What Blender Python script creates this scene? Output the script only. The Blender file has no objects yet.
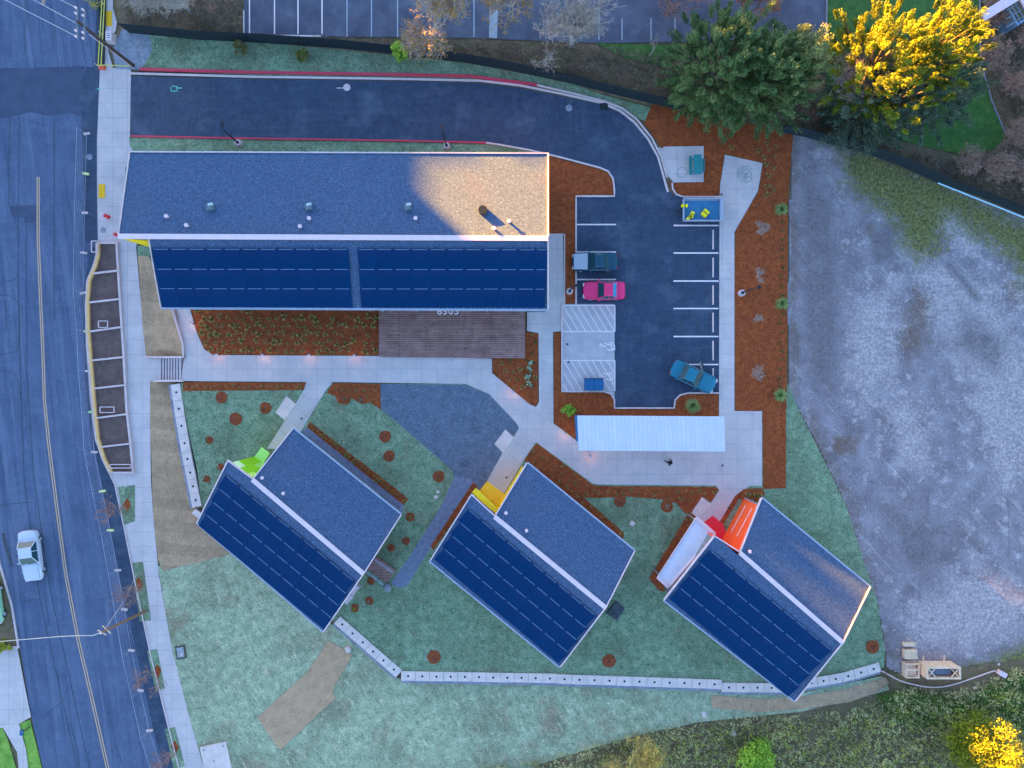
import bpy, bmesh, math, random
import numpy as np
from mathutils import Vector, Matrix
from mathutils.geometry import delaunay_2d_cdt
random.seed(7); RNG = np.random.default_rng(7)
SC = bpy.context.scene; COL = SC.collection
H = 68.0                                   # drone height in metres; ground pixel = 0.1 m
PI = math.pi
def P(u, v, z=0.0):
    k = 0.1*(H-z)/H
    return Vector(((u-512)*k, (384-v)*k, z))
def sm(x):
    x = max(0., min(1., x)); return x*x*(3-2*x)
# ------------------------------------------------------------------ terrain height (site terrace / lower street)
UP = [(215,-900,90),(215,240,40),(190,300,36),(183,356,4),(183,381,4),(172,383,3),(178,420,3),(186,460,3),(195,503,3),(198,509,15),
      (232,545,12),(330,626,3),(400,679,3),(560,684,3),(722,691,3),(790,693,3),(860,681,3),(886,671,40),(945,700,60),(2600,820,60),(2600,-900,60)]
def inside(poly, x, y):
    c = False; n = len(poly); j = n-1
    for i in range(n):
        xi, yi = poly[i][0], poly[i][1]; xj, yj = poly[j][0], poly[j][1]
        if (yi > y) != (yj > y) and x < (xj-xi)*(y-yi)/(yj-yi)+xi: c = not c
        j = i
    return c
def edge_dist(poly, x, y, closed=True):
    best = (1e9, 0); n = len(poly)
    for i in range(n if closed else n-1):
        ax, ay = poly[i][:2]; bx, by = poly[(i+1) % n][:2]
        dx, dy = bx-ax, by-ay; L = dx*dx+dy*dy or 1e-9
        t = max(0, min(1, ((x-ax)*dx+(y-ay)*dy)/L)); d = math.hypot(x-ax-t*dx, y-ay-t*dy)
        if d < best[0]: best = (d, i)
    return best
def h(u, v):
    if u > 330 and v < 600: return 0.0
    if inside(UP, u, v): return 0.0
    d, i = edge_dist(UP, u, v)
    return -sm(d/UP[i][2])
# ------------------------------------------------------------------ materials
MATS = {}
TONE = {'street_asphalt': (0.788, 0.642, 0.672), 'new_asphalt': (0.926, 0.771, 0.749), 'walk_concrete': (1.453, 0.886, 0.694), 'leg_concrete': (1.36, 0.89, 0.73), 'pale_pad_concrete': (1.453, 0.911, 0.74), 'roof_shingle': (0.828, 0.81, 0.792), 'hydroseed_lawn': (1.92, 1.22, 0.84), 'low_hydroseed_lawn': (1.98, 1.17, 0.77), 'gravel_lot': (1.13, 0.68, 0.51), 'jute_matting': (1.90, 1.06, 0.66), 'new_jute_matting': (1.50, 0.79, 0.46), 'bark_mulch': (2.45, 0.90, 0.32), 'ring_mulch': (1.55, 0.82, 0.36), 'planter_soil': (1.55, 0.82, 0.56), 'deck_boards': (2.25, 1.18, 0.84), 'white_roof_metal': (1.08, 0.78, 0.74), 'white_metal': (1.05, 0.60, 0.54), 'dark_street_patch': (0.909, 0.707, 0.752), 'kerb_concrete': (1.08, 0.64, 0.54), 'block_concrete': (1.12, 0.68, 0.54), 'dark_gravel': (1.125, 0.899, 0.827), 'path_gravel': (1.425, 0.968, 0.836), 'brush_ground': (1.9, 1.2, 0.70), 'white_road_paint': (1.36, 0.828, 0.702), 'galvanised_steel': (1.12, 0.805, 0.72), 'rib_metal': (1.2,.86,.86),'yellow_paint':(1.15,.82,.5),'yellow_plastic':(1.1,.80,.4),'yellow_road_paint':(1.25,.82,.9),'yellow_kerb_paint':(1.2,.80,1.3),'tactile_yellow':(1.15,.78,.5),'fresh_timber':(1.3,.88,.82),'yellow_tape':(1.1,.8,.8),'white_car_paint':(.95,.72,.66),'old_lot_asphalt':(1.3,.95,.85),'weathered_concrete':(1.35,1.0,.9)}
def lin(c): return tuple(c[:3])+(1,)
def gain(c, k=(1.3, 1.1, .95)): return tuple(min(.9, a*b) for a, b in zip(c, k))+(1,)
def M(name, col, col2=None, scale=2.0, rough=.85, bump=0., metal=0., spec=.3, layers=(), joints=None, planks=None, emit=None, attr=None,
      detail=6, lo=.35, hi=.65, fine=0., alpha=None, coat=0., streaks=(), rnd=0.):
    if name in MATS: return MATS[name]
    k_ = TONE.get(name, (1.45, 1.12, .92)); T_ = lambda c: tuple(min(1, a*b_) for a, b_ in zip(c, k_))
    col = T_(col); col2 = T_(col2) if col2 else None; layers = [(T_(q[0]),)+tuple(q[1:]) for q in layers]
    if attr: attr = [(q[0], (T_(q[1][0]), T_(q[1][1])), q[2]) for q in attr]
    m = bpy.data.materials.new(name); m.use_nodes = True; MATS[name] = m
    nt = m.node_tree; N = nt.nodes; L = nt.links; b = N['Principled BSDF']
    b.inputs['Roughness'].default_value = rough; b.inputs['Metallic'].default_value = metal
    b.inputs['Specular IOR Level'].default_value = spec; b.inputs['Coat Weight'].default_value = coat
    tc = N.new('ShaderNodeTexCoord')
    def noise(s, det=detail, r=.6):
        n = N.new('ShaderNodeTexNoise'); n.inputs['Scale'].default_value = s; n.inputs['Detail'].default_value = det
        n.inputs['Roughness'].default_value = r; L.new(tc.outputs['Object'], n.inputs['Vector']); return n
    def ramp(src, a, c):
        r = N.new('ShaderNodeMapRange'); r.inputs['From Min'].default_value = a; r.inputs['From Max'].default_value = c; L.new(src, r.inputs['Value'])
        return r.outputs[0]
    def mix(f, a, c, mode='MIX'):
        x = N.new('ShaderNodeMix'); x.data_type = 'RGBA'; x.blend_type = mode
        if isinstance(f, float): x.inputs[0].default_value = f
        else: L.new(f, x.inputs[0])
        for k, q in ((6, a), (7, c)):
            if isinstance(q, tuple): x.inputs[k].default_value = lin(q)
            else: L.new(q, x.inputs[k])
        return x.outputs[2]
    n1 = noise(scale)
    cur = mix(ramp(n1.outputs[0], lo, hi), tuple(col), tuple(col2)) if col2 else mix(0., tuple(col), tuple(col))
    for (c, s, a, z, k) in layers:
        n = noise(s, 8, .65); f = ramp(n.outputs[0], a, z)
        mu = N.new('ShaderNodeMath'); mu.operation = 'MULTIPLY'; L.new(f, mu.inputs[0]); mu.inputs[1].default_value = k
        cur = mix(mu.outputs[0], cur, tuple(c))
    for (c, sx, sy, rot, a, z, k) in streaks:
        mp = N.new('ShaderNodeMapping'); mp.vector_type = 'TEXTURE'; mp.inputs['Rotation'].default_value[2] = rot; mp.inputs['Scale'].default_value = (sx, sy, 1); L.new(tc.outputs['Object'], mp.inputs[0])
        n = N.new('ShaderNodeTexNoise'); n.inputs['Scale'].default_value = 1; n.inputs['Detail'].default_value = 8; n.inputs['Roughness'].default_value = .7; L.new(mp.outputs[0], n.inputs['Vector'])
        f = ramp(n.outputs[0], a, z); mu = N.new('ShaderNodeMath'); mu.operation = 'MULTIPLY'; L.new(f, mu.inputs[0]); mu.inputs[1].default_value = k; cur = mix(mu.outputs[0], cur, T_(c))
    if attr:
        for (an, c, s) in attr:                       # named weight painted on the mesh: real ground cover
            a = N.new('ShaderNodeAttribute'); a.attribute_name = an
            n = noise(s, 8, .7); n3 = noise(s*5, 6, .75); a3 = N.new('ShaderNodeMath'); a3.operation = 'ADD'; L.new(n.outputs[0], a3.inputs[0]); L.new(n3.outputs[0], a3.inputs[1]); ad = N.new('ShaderNodeMath'); ad.operation = 'MULTIPLY_ADD'; L.new(a.outputs['Fac'], ad.inputs[0]); ad.inputs[1].default_value = .75; L.new(a3.outputs[0], ad.inputs[2])
            f = ramp(ad.outputs[0], 1.22, 1.62)
            if isinstance(c[0], tuple):
                n2 = noise(s*4, 6); cc = mix(ramp(n2.outputs[0], .38, .62), c[0], c[1]); cur = mix(f, cur, cc)
            else: cur = mix(f, cur, tuple(c))
    if fine:
        n = noise(7.5, 4, .9); f = ramp(n.outputs[0], .32, .68); v = N.new('ShaderNodeMapRange'); L.new(f, v.inputs[0])
        v.inputs['To Min'].default_value = 1-fine; v.inputs['To Max'].default_value = 1+fine
        hs = N.new('ShaderNodeVectorMath'); hs.operation = 'SCALE'; L.new(cur, hs.inputs[0]); L.new(v.outputs[0], hs.inputs['Scale']); cur = hs.outputs[0]
    for q in [x for x in (joints, planks) if x]:
        sx, sy, rot, mort, dark, off = q
        mp = N.new('ShaderNodeMapping'); mp.inputs['Rotation'].default_value[2] = rot; L.new(tc.outputs['Object'], mp.inputs[0])
        br = N.new('ShaderNodeTexBrick'); br.offset = off; br.inputs['Scale'].default_value = 1
        br.inputs['Brick Width'].default_value = sx; br.inputs['Row Height'].default_value = sy; br.inputs['Mortar Size'].default_value = mort
        br.inputs['Color1'].default_value = (1, 1, 1, 1); k = .72 if q is planks else .94
        br.inputs['Color2'].default_value = (k, k, k, 1); br.inputs['Mortar'].default_value = (dark,)*3+(1,)
        L.new(mp.outputs[0], br.inputs['Vector']); cur = mix(1., cur, br.outputs[0], 'MULTIPLY')
    if rnd:
        oi = N.new('ShaderNodeObjectInfo'); v = N.new('ShaderNodeMapRange'); L.new(oi.outputs['Random'], v.inputs[0]); v.inputs['To Min'].default_value = 1-rnd; v.inputs['To Max'].default_value = 1+rnd
        hs = N.new('ShaderNodeVectorMath'); hs.operation = 'SCALE'; L.new(cur, hs.inputs[0]); L.new(v.outputs[0], hs.inputs['Scale']); cur = hs.outputs[0]
    L.new(cur, b.inputs['Base Color'])
    if bump:
        bp = N.new('ShaderNodeBump'); bp.inputs['Strength'].default_value = bump; bp.inputs['Distance'].default_value = .06
        n = noise(scale*6 if scale < 6 else scale*1.5, 8, .7); L.new(n.outputs[0], bp.inputs['Height']); L.new(bp.outputs[0], b.inputs['Normal'])
    if emit:
        b.inputs['Emission Color'].default_value = lin(emit[0]); b.inputs['Emission Strength'].default_value = emit[1]
    return m
def LEAF(name, dark, light, trans=.25, rough=.6):
    if name in MATS: return MATS[name]
    m = bpy.data.materials.new(name); m.use_nodes = True; MATS[name] = m; nt = m.node_tree; N = nt.nodes; L = nt.links
    b = N['Principled BSDF']; b.inputs['Roughness'].default_value = rough; b.inputs['Specular IOR Level'].default_value = .25
    a = N.new('ShaderNodeAttribute'); a.attribute_name = 'tint'
    x = N.new('ShaderNodeMix'); x.data_type = 'RGBA'; L.new(a.outputs['Fac'], x.inputs[0]); x.inputs[6].default_value = gain(dark); x.inputs[7].default_value = gain(light)
    L.new(x.outputs[2], b.inputs['Base Color'])
    t = N.new('ShaderNodeBsdfTranslucent'); L.new(x.outputs[2], t.inputs[0]); s = N.new('ShaderNodeMixShader'); s.inputs[0].default_value = trans
    L.new(b.outputs[0], s.inputs[1]); L.new(t.outputs[0], s.inputs[2]); L.new(s.outputs[0], N['Material Output'].inputs[0]); return m
# palette
street  = M('street_asphalt', (.110,.140,.22), (.150,.180,.262), .5, .8, .2, layers=(((.075,.098,.16),.22,.5,.68,.6),((.21,.235,.31),.9,.54,.72,.5),((.07,.09,.14),3.,.56,.72,.5)), fine=.26, streaks=(((.21,.24,.32),.9,22.,.12,.50,.62,.6),((.065,.085,.145),.6,18.,.12,.52,.64,.65),((.045,.06,.11),.09,9.,.12,.62,.70,.6)))
new_asph= M('new_asphalt', (.040,.056,.098), (.054,.073,.122), 1.6, .7, .15, layers=(((.125,.145,.20),.30,.52,.70,.75),((.16,.18,.23),1.3,.60,.76,.6),((.026,.038,.07),.55,.52,.72,.65)), fine=.3, streaks=(((.11,.13,.18),7.,.5,.0,.56,.72,.5),((.10,.12,.17),.5,6.,.05,.56,.72,.5)))
dk_asph = M('dark_street_patch', (.062,.08,.125), (.082,.103,.155), .8, .8, .15, fine=.12)
lot_asph= M('old_lot_asphalt', (.065,.075,.115), (.10,.115,.165), .5, .85, .15, layers=(((.18,.22,.31),.3,.55,.72,.5),), fine=.12)
conc    = M('walk_concrete', (.42,.46,.55), (.50,.54,.62), .6, .85, .06, layers=(((.33,.36,.43),.35,.5,.72,.4),), joints=(1.5,1.5,0,.022,.72,0), fine=.05)
conc_d  = M('leg_concrete', (.42,.45,.50), (.48,.50,.55), .8, .85, .06, joints=(1.4,1.4,.68,.02,.72,0), fine=.05)
conc_l  = M('kerb_concrete', (.60,.63,.70), (.72,.74,.80), 2, .8, .05, fine=.05)
conc_b  = M('block_concrete', (.62,.65,.72), (.76,.78,.83), 1.2, .8, .1, layers=(((.42,.44,.48),3.,.55,.75,.4),), fine=.06)
conc_w  = M('weathered_concrete', (.16,.18,.23), (.26,.29,.35), 2.5, .9, .3, fine=.1)
mulch   = M('bark_mulch', (.105,.048,.032), (.17,.082,.052), 2.2, .95, .6, layers=(((.07,.035,.025),.7,.5,.7,.5),((.23,.14,.11),3.5,.58,.72,.6),((.05,.03,.022),4.5,.56,.70,.7)), fine=.6)
soil    = M('planter_soil', (.085,.08,.10), (.125,.12,.145), 1.5, .95, .5, fine=.3)
jute    = M('jute_matting', (.26,.235,.215), (.335,.305,.275), 1.2, .95, .4, planks=(40,1.15,.1,.03,.82,0), fine=.34, streaks=(((.19,.175,.16),.25,1.6,.1,.5,.68,.5),))
jute_p  = M('new_jute_matting', (.31,.30,.29), (.40,.385,.36), 1.0, .95, .4, fine=.3, streaks=(((.22,.20,.20),2.,.12,.75,.5,.68,.5),))
lawn_m  = M('hydroseed_lawn', (.085,.165,.125), (.155,.255,.215), 1.3, .95, .6, layers=(((.075,.10,.075),.20,.45,.68,.75),((.26,.36,.33),1.9,.57,.75,.5),((.03,.055,.045),2.9,.53,.66,.7),((.13,.115,.10),.5,.56,.72,.55)), fine=.6, streaks=(((.30,.38,.34),.35,1.4,.6,.57,.70,.5),))
lawn_l  = M('low_hydroseed_lawn', (.145,.235,.205), (.235,.345,.315), 1.1, .95, .7, layers=(((.10,.125,.10),.17,.50,.68,.75),((.34,.44,.43),1.7,.56,.72,.5),((.07,.115,.095),1.9,.56,.68,.6),((.19,.17,.155),.35,.55,.72,.65)), fine=.6, streaks=(((.42,.50,.48),.30,1.8,.55,.55,.68,.6),((.09,.13,.11),.3,2.2,.55,.55,.68,.6)))
lawn_g  = M('green_lawn', (.03,.085,.022), (.06,.135,.03), 1.5, .95, .5, layers=(((.02,.06,.02),.3,.5,.7,.6),), fine=.3)
grass_b = M('bright_grass', (.10,.22,.03), (.20,.33,.06), 1.5, .95, .5, fine=.3)
dirt    = M('brush_ground', (.085,.075,.07), (.13,.115,.10), 1.2, .95, .6, layers=(((.06,.085,.04),.45,.5,.68,.7),((.17,.15,.15),2.,.6,.75,.5)), fine=.35)
dgravel = M('dark_gravel', (.105,.125,.175), (.15,.175,.24), 1.2, .9, .5, lo=.2, hi=.8, layers=(((.065,.075,.105),.7,.48,.75,.6),((.30,.35,.45),2.4,.56,.74,.45),((.05,.06,.085),2.8,.56,.72,.5)), fine=.5)
bgravel = M('path_gravel', (.12,.15,.24), (.18,.22,.32), 2.5, .9, .4, fine=.2)
lot_m   = M('gravel_lot', (.19,.21,.285), (.32,.365,.50), .55, .95, .7,
            layers=(((.15,.16,.205),.17,.5,.68,.7),((.60,.66,.82),.8,.54,.70,.7),((.11,.115,.15),1.1,.54,.70,.7),((.68,.74,.88),4.,.58,.70,.7)), streaks=(((.09,.095,.13),.5,9.,.0,.56,.68,.45),((.62,.68,.82),.6,5.,.75,.57,.69,.55)), fine=.36,
            attr=(('brown',((.15,.13,.13),(.20,.17,.165)),.9),('bright',((.31,.345,.44),(.52,.57,.70)),.8),('green',((.08,.105,.05),(.26,.30,.12)),.9),('rut',((.13,.145,.19),(.21,.23,.30)),.8)))
shingle = M('roof_shingle', (.075,.10,.18), (.10,.13,.215), 3.2, .95, .2, spec=.1, layers=(((.19,.215,.31),7.,.52,.66,.7),((.035,.05,.10),6.3,.54,.68,.75),((.15,.115,.17),.16,.54,.7,.3)), fine=.45)
white   = M('white_metal', (.74,.78,.86), (.80,.83,.90), 1.5, .5, 0, spec=.4)
roofw   = M('white_roof_metal', (.66,.74,.86), (.76,.82,.92), .9, .45, 0, spec=.5, layers=(((.56,.62,.72),.5,.55,.7,.4),))
siding  = M('grey_siding', (.16,.19,.25), (.20,.23,.29), 2, .8, 0, planks=(4,.2,0,.01,.6,0))
woodd   = M('deck_boards', (.17,.13,.15), (.25,.20,.225), 1.3, .8, .2, planks=(2.6,.19,0,.03,.35,.5), fine=.2, layers=(((.11,.08,.10),.8,.5,.7,.5),))
timber  = M('fresh_timber', (.62,.50,.33), (.74,.62,.44), 3, .8, .1, fine=.1)
polewd  = M('pole_wood', (.05,.032,.028), (.09,.06,.05), 5, .9, .3)
black   = M('black_metal', (.015,.017,.022), None, rough=.5)
dark    = M('dark_rubber', (.02,.021,.025), None, rough=.8)
screen  = M('fence_screen', (.010,.017,.026), (.016,.025,.036), 2, .9, .2)
pv      = M('solar_glass', (.0005,.022,.092), (.001,.028,.105), .35, .5, 0, spec=.05, layers=(((.016,.018,.080),.10,.5,.7,.8),), rnd=.045, joints=(.165,.165,0,.006,.80,0))
pvframe = M('panel_frame', (.09,.17,.33), None, rough=.45, spec=.5)
pvseam  = M('panel_seam', (.0005,.012,.06), None, rough=.6)
glass   = M('window_glass', (.012,.05,.075), None, rough=.2, spec=.35)
yellow  = M('yellow_paint', (.86,.62,.01), (.92,.70,.02), 1.5, .6)
amber   = M('amber_floor', (.82,.43,.02), (.90,.52,.04), 1.5, .7)
lime1   = M('lime_panel', (.28,.62,.015), None, rough=.6)
lime2   = M('pale_lime_panel', (.58,.88,.22), None, rough=.6)
lime3   = M('light_green_floor', (.36,.72,.22), None, rough=.7)
red1    = M('orange_red_wall', (.80,.115,.03), (.72,.085,.03), 1.5, .6)
red2    = M('red_floor', (.62,.03,.055), None, rough=.7)
redp    = M('red_kerb_paint', (.52,.03,.075), (.42,.05,.09), 6, .7)
wpaint  = M('white_road_paint', (.76,.79,.85), (.62,.66,.74), 9, .7)
fpaint  = M('faded_road_paint', (.32,.36,.45), (.22,.25,.33), 9, .8)
ypaint  = M('yellow_road_paint', (.62,.48,.22), (.50,.38,.2), 7, .7)
ykerb   = M('yellow_kerb_paint', (.78,.55,.12), (.68,.46,.10), 4, .7)
pad_y   = M('tactile_yellow', (.85,.52,.02), None, rough=.7)
seam    = M('road_seam_tar', (.045,.06,.10), None, rough=.7)
stain   = M('tyre_stain', (.035,.035,.055), (.07,.075,.11), 4, .8)
stainc  = M('concrete_stain', (.20,.21,.25), (.30,.32,.38), 6, .9)
teal    = M('teal_metal', (.02,.17,.20), None, rough=.5)
gpaint  = M('green_survey_paint', (.12,.50,.36), None, rough=.8)
tarmac_blue = M('blue_tarp', (.025,.12,.27), (.04,.16,.33), 2, .6, .2)
galv    = M('galvanised_steel', (.36,.44,.58), (.46,.53,.66), 3, .4, metal=.3)
toolyel = M('yellow_plastic', (.90,.82,.02), None, rough=.5)
bluebox = M('blue_container_paint', (.01,.075,.21), (.015,.09,.24), 2, .5)
bark    = M('grey_bark', (.17,.155,.16), (.27,.25,.25), 8, .9, .3)
barkd   = M('dark_bark', (.06,.05,.045), (.10,.08,.07), 8, .9, .3)
twigm   = M('bare_twigs', (.26,.235,.24), (.40,.37,.36), 5, .9)
twigr   = M('reddish_twigs', (.23,.13,.13), (.34,.21,.19), 5, .9)
lampm   = M('lamp_lens', (.9,.7,.5), None, emit=((1,.55,.25), .8))
wirem   = M('weathered_wire', (.52,.50,.50), None, rough=.5)
L_ever = LEAF('evergreen_leaf', (.035,.075,.026), (.19,.265,.10))
L_dark = LEAF('dark_evergreen_leaf', (.04,.065,.045), (.13,.17,.12))
L_yel  = LEAF('golden_leaf', (.06,.08,.004), (.215,.245,.007), .15)
L_olive= LEAF('olive_leaf', (.10,.11,.03), (.26,.25,.07))
L_lime = LEAF('lime_leaf', (.16,.30,.02), (.42,.58,.08))
L_or   = LEAF('autumn_leaf', (.25,.14,.05), (.50,.30,.08))
L_brown= LEAF('brown_bush_leaf', (.12,.085,.07), (.30,.215,.185))
L_weed = LEAF('weed_leaf', (.15,.17,.03), (.48,.49,.11))
L_brush= LEAF('brush_leaf', (.23,.21,.09), (.60,.55,.29))
L_pale = LEAF('pale_green_leaf', (.25,.42,.30), (.5,.65,.5))
# ------------------------------------------------------------------ mesh helpers
class MB:
    def __init__(s, off=(0, 0, 0)): s.v = []; s.f = []; s.m = []; s.o = Vector(off)
    def add(s, vs, fs, mi=0):
        b = len(s.v); s.v += [Vector(x)-s.o for x in vs]; s.f += [tuple(i+b for i in f) for f in fs]; s.m += [mi]*len(fs); return s
    def box(s, c, d, rz=0, mi=0, taper=1.):
        c = Vector(c); ca, sa = math.cos(rz), math.sin(rz); vs = []
        for z in (-.5, .5):
            k = taper if z > 0 else 1
            for x, y in ((-.5, -.5), (.5, -.5), (.5, .5), (-.5, .5)):
                X, Y = x*d[0]*k, y*d[1]*k; vs.append(c+Vector((X*ca-Y*sa, X*sa+Y*ca, z*d[2])))
        return s.add(vs, [(3,2,1,0),(4,5,6,7),(0,1,5,4),(1,2,6,5),(2,3,7,6),(3,0,4,7)], mi)
    def prism(s, pts, z0, z1, mi=0):          # pts ccw [(x,y)], z may be callables
        n = len(pts); vs = [Vector((p[0], p[1], z0)) for p in pts]+[Vector((p[0], p[1], z1)) for p in pts]
        return s.add(vs, [tuple(range(n-1, -1, -1)), tuple(range(n, 2*n))]+[(i, (i+1) % n, n+(i+1) % n, n+i) for i in range(n)], mi)
    def hexa(s, top, bot, mi=0):              # arbitrary slab between two rings of 3D points
        n = len(top); 
        return s.add(list(bot)+list(top), [tuple(range(n-1, -1, -1)), tuple(range(n, 2*n))]+[(i, (i+1) % n, n+(i+1) % n, n+i) for i in range(n)], mi)
    def slab(s, top, t, mi=0):
        top = [Vector(p) for p in top]; n = (top[1]-top[0]).cross(top[2]-top[0]).normalized()
        if n.z < 0: top.reverse(); n = -n
        return s.hexa(top, [p-n*t for p in top], mi)
    def tube(s, pts, r, n=6, mi=0, r2=None):
        pts = [Vector(p) for p in pts]; k = len(pts); vs = []; fs = []
        for i, p in enumerate(pts):
            d = (pts[min(i+1, k-1)]-pts[max(i-1, 0)]).normalized(); a = d.cross(Vector((0, 0, 1)))
            if a.length < 1e-3: a = Vector((1, 0, 0))
            a.normalize(); b = d.cross(a); rr = r if r2 is None else r+(r2-r)*i/(k-1)
            vs += [p+(a*math.cos(2*PI*j/n)+b*math.sin(2*PI*j/n))*rr for j in range(n)]
        for i in range(k-1):
            for j in range(n): fs.append((i*n+j, i*n+(j+1) % n, (i+1)*n+(j+1) % n, (i+1)*n+j))
        fs += [tuple(range(n-1, -1, -1)), tuple(range((k-1)*n, k*n))]
        return s.add(vs, fs, mi)
    def bar(s, a, b, w, t, mi=0):              # box beam between two points, width w horizontally, thickness t
        a = Vector(a); b = Vector(b); d = (b-a).normalized(); sd = d.cross(Vector((0, 0, 1)))
        if sd.length < 1e-3: sd = Vector((1, 0, 0))
        sd.normalize(); up = sd.cross(d); q = [(-1, -1), (1, -1), (1, 1), (-1, 1)]
        vs = [p+sd*x*w/2+up*y*t/2 for p in (a, b) for x, y in q]
        return s.add(vs, [(0,1,2,3),(7,6,5,4),(0,4,5,1),(1,5,6,2),(2,6,7,3),(3,7,4,0)], mi)
    def lathe(s, c, prof, n=16, mi=0):
        c = Vector(c); vs = [c+Vector((r*math.cos(2*PI*j/n), r*math.sin(2*PI*j/n), z)) for r, z in prof for j in range(n)]; k = len(prof)
        fs = [(i*n+j, i*n+(j+1) % n, (i+1)*n+(j+1) % n, (i+1)*n+j) for i in range(k-1) for j in range(n)]
        fs += [tuple(range(n-1, -1, -1)), tuple(range((k-1)*n, k*n))]
        return s.add(vs, fs, mi)
    def mesh(s, name, mats, smooth=False):
        me = bpy.data.meshes.new(name); me.from_pydata([tuple(v) for v in s.v], [], s.f)
        for m in (mats if isinstance(mats, (list, tuple)) else [mats]): me.materials.append(m)
        me.polygons.foreach_set('material_index', s.m)
        if smooth: me.polygons.foreach_set('use_smooth', [True]*len(s.f))
        me.update(); return me
def tag(o, label=None, cat=None, group=None, kind=None):
    if label: o['label'] = label
    if cat: o['category'] = cat
    if group: o['group'] = group
    if kind: o['kind'] = kind
    return o
def link(name, me, parent=None, loc=None):
    o = bpy.data.objects.new(name, me); COL.objects.link(o)
    if parent: o.parent = parent
    if loc is not None: o.location = loc
    return o
def obj(name, mb, mats, parent=None, loc=None, smooth=False):
    return link(name, mb.mesh(name, mats, smooth) if isinstance(mb, MB) else mb, parent, loc)
def thing(name, label, cat, loc=(0, 0, 0), rz=0, group=None):
    o = link(name, None, None, loc); o.rotation_euler.z = rz; return tag(o, label, cat, group)
def kids(o): return [c for c in bpy.data.objects if c.parent == o]
def dup(root, loc=None, rz=None, label=None, group=None, scale=None):
    m = {}
    def rec(o, par):
        c = o.copy(); COL.objects.link(c)
        if par is not None: c.parent = par
        for k in KID.get(o.name, []): rec(bpy.data.objects[k], c)
        return c
    KID = {}
    for o in bpy.data.objects:
        if o.parent: KID.setdefault(o.parent.name, []).append(o.name)
    r = rec(root, None)
    if loc is not None: r.location = loc
    if rz is not None: r.rotation_euler.z = rz
    if label: r['label'] = label
    if group: r['group'] = group
    if scale: r.scale = (scale,)*3 if not isinstance(scale, tuple) else scale
    return r
def chaikin(pts, n=2, closed=True):
    for _ in range(n):
        q = []; k = len(pts)
        if not closed: q.append(pts[0])
        for i in range(k if closed else k-1):
            a, b = pts[i], pts[(i+1) % k]
            q += [(a[0]*.75+b[0]*.25, a[1]*.75+b[1]*.25), (a[0]*.25+b[0]*.75, a[1]*.25+b[1]*.75)]
        if not closed: q.append(pts[-1])
        pts = q
    return pts
def rough_edge(pts, amp=1.2, step=5):
    q = []; n = len(pts)
    for i in range(n):
        a, b = pts[i], pts[(i+1) % n]; L = math.hypot(b[0]-a[0], b[1]-a[1]); k = max(1, int(L/step))
        for j in range(k): q.append((a[0]+(b[0]-a[0])*j/k+random.uniform(-amp, amp), a[1]+(b[1]-a[1])*j/k+random.uniform(-amp, amp)))
    return q
def sheet(name, pts, mat, lift, zf=h, cell=14, thick=0):
    bm = bmesh.new(); N_ = len(pts)
    cv, ce, cf, _, _, _ = delaunay_2d_cdt([Vector((p[0], p[1])) for p in pts], [], [list(range(N_))], 1, 1e-4)
    vs = [bm.verts.new((p.x, p.y, 0)) for p in cv]
    for f_ in cf: bm.faces.new([vs[i] for i in f_])
    xs = [p[0] for p in pts]; ys = [p[1] for p in pts]
    if cell:
        for ax, (a, b) in enumerate(((min(xs), max(xs)), (min(ys), max(ys)))):
            c = max(cell, (b-a)/90); k = math.floor(a/c)+1
            while k*c < b:
                no = (1, 0, 0) if ax == 0 else (0, 1, 0); co = (k*c, 0, 0) if ax == 0 else (0, k*c, 0)
                bmesh.ops.bisect_plane(bm, geom=bm.verts[:]+bm.edges[:]+bm.faces[:], plane_co=co, plane_no=no); k += 1
        bmesh.ops.triangulate(bm, faces=bm.faces[:])
    for v in bm.verts:
        z = (zf(v.co.x, v.co.y) if callable(zf) else zf)+lift; v.co = P(v.co.x, v.co.y, z)
    bm.normal_update()
    for f in bm.faces:
        if f.normal.z < 0: f.normal_flip()
    if thick:
        g = bmesh.ops.extrude_face_region(bm, geom=bm.faces[:])
        for e in g['geom']:
            if isinstance(e, bmesh.types.BMVert): e.co.z += thick
    me = bpy.data.meshes.new(name); bm.to_mesh(me); bm.free(); me.materials.append(mat)
    return tag(link(name, me), kind='structure')
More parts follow.
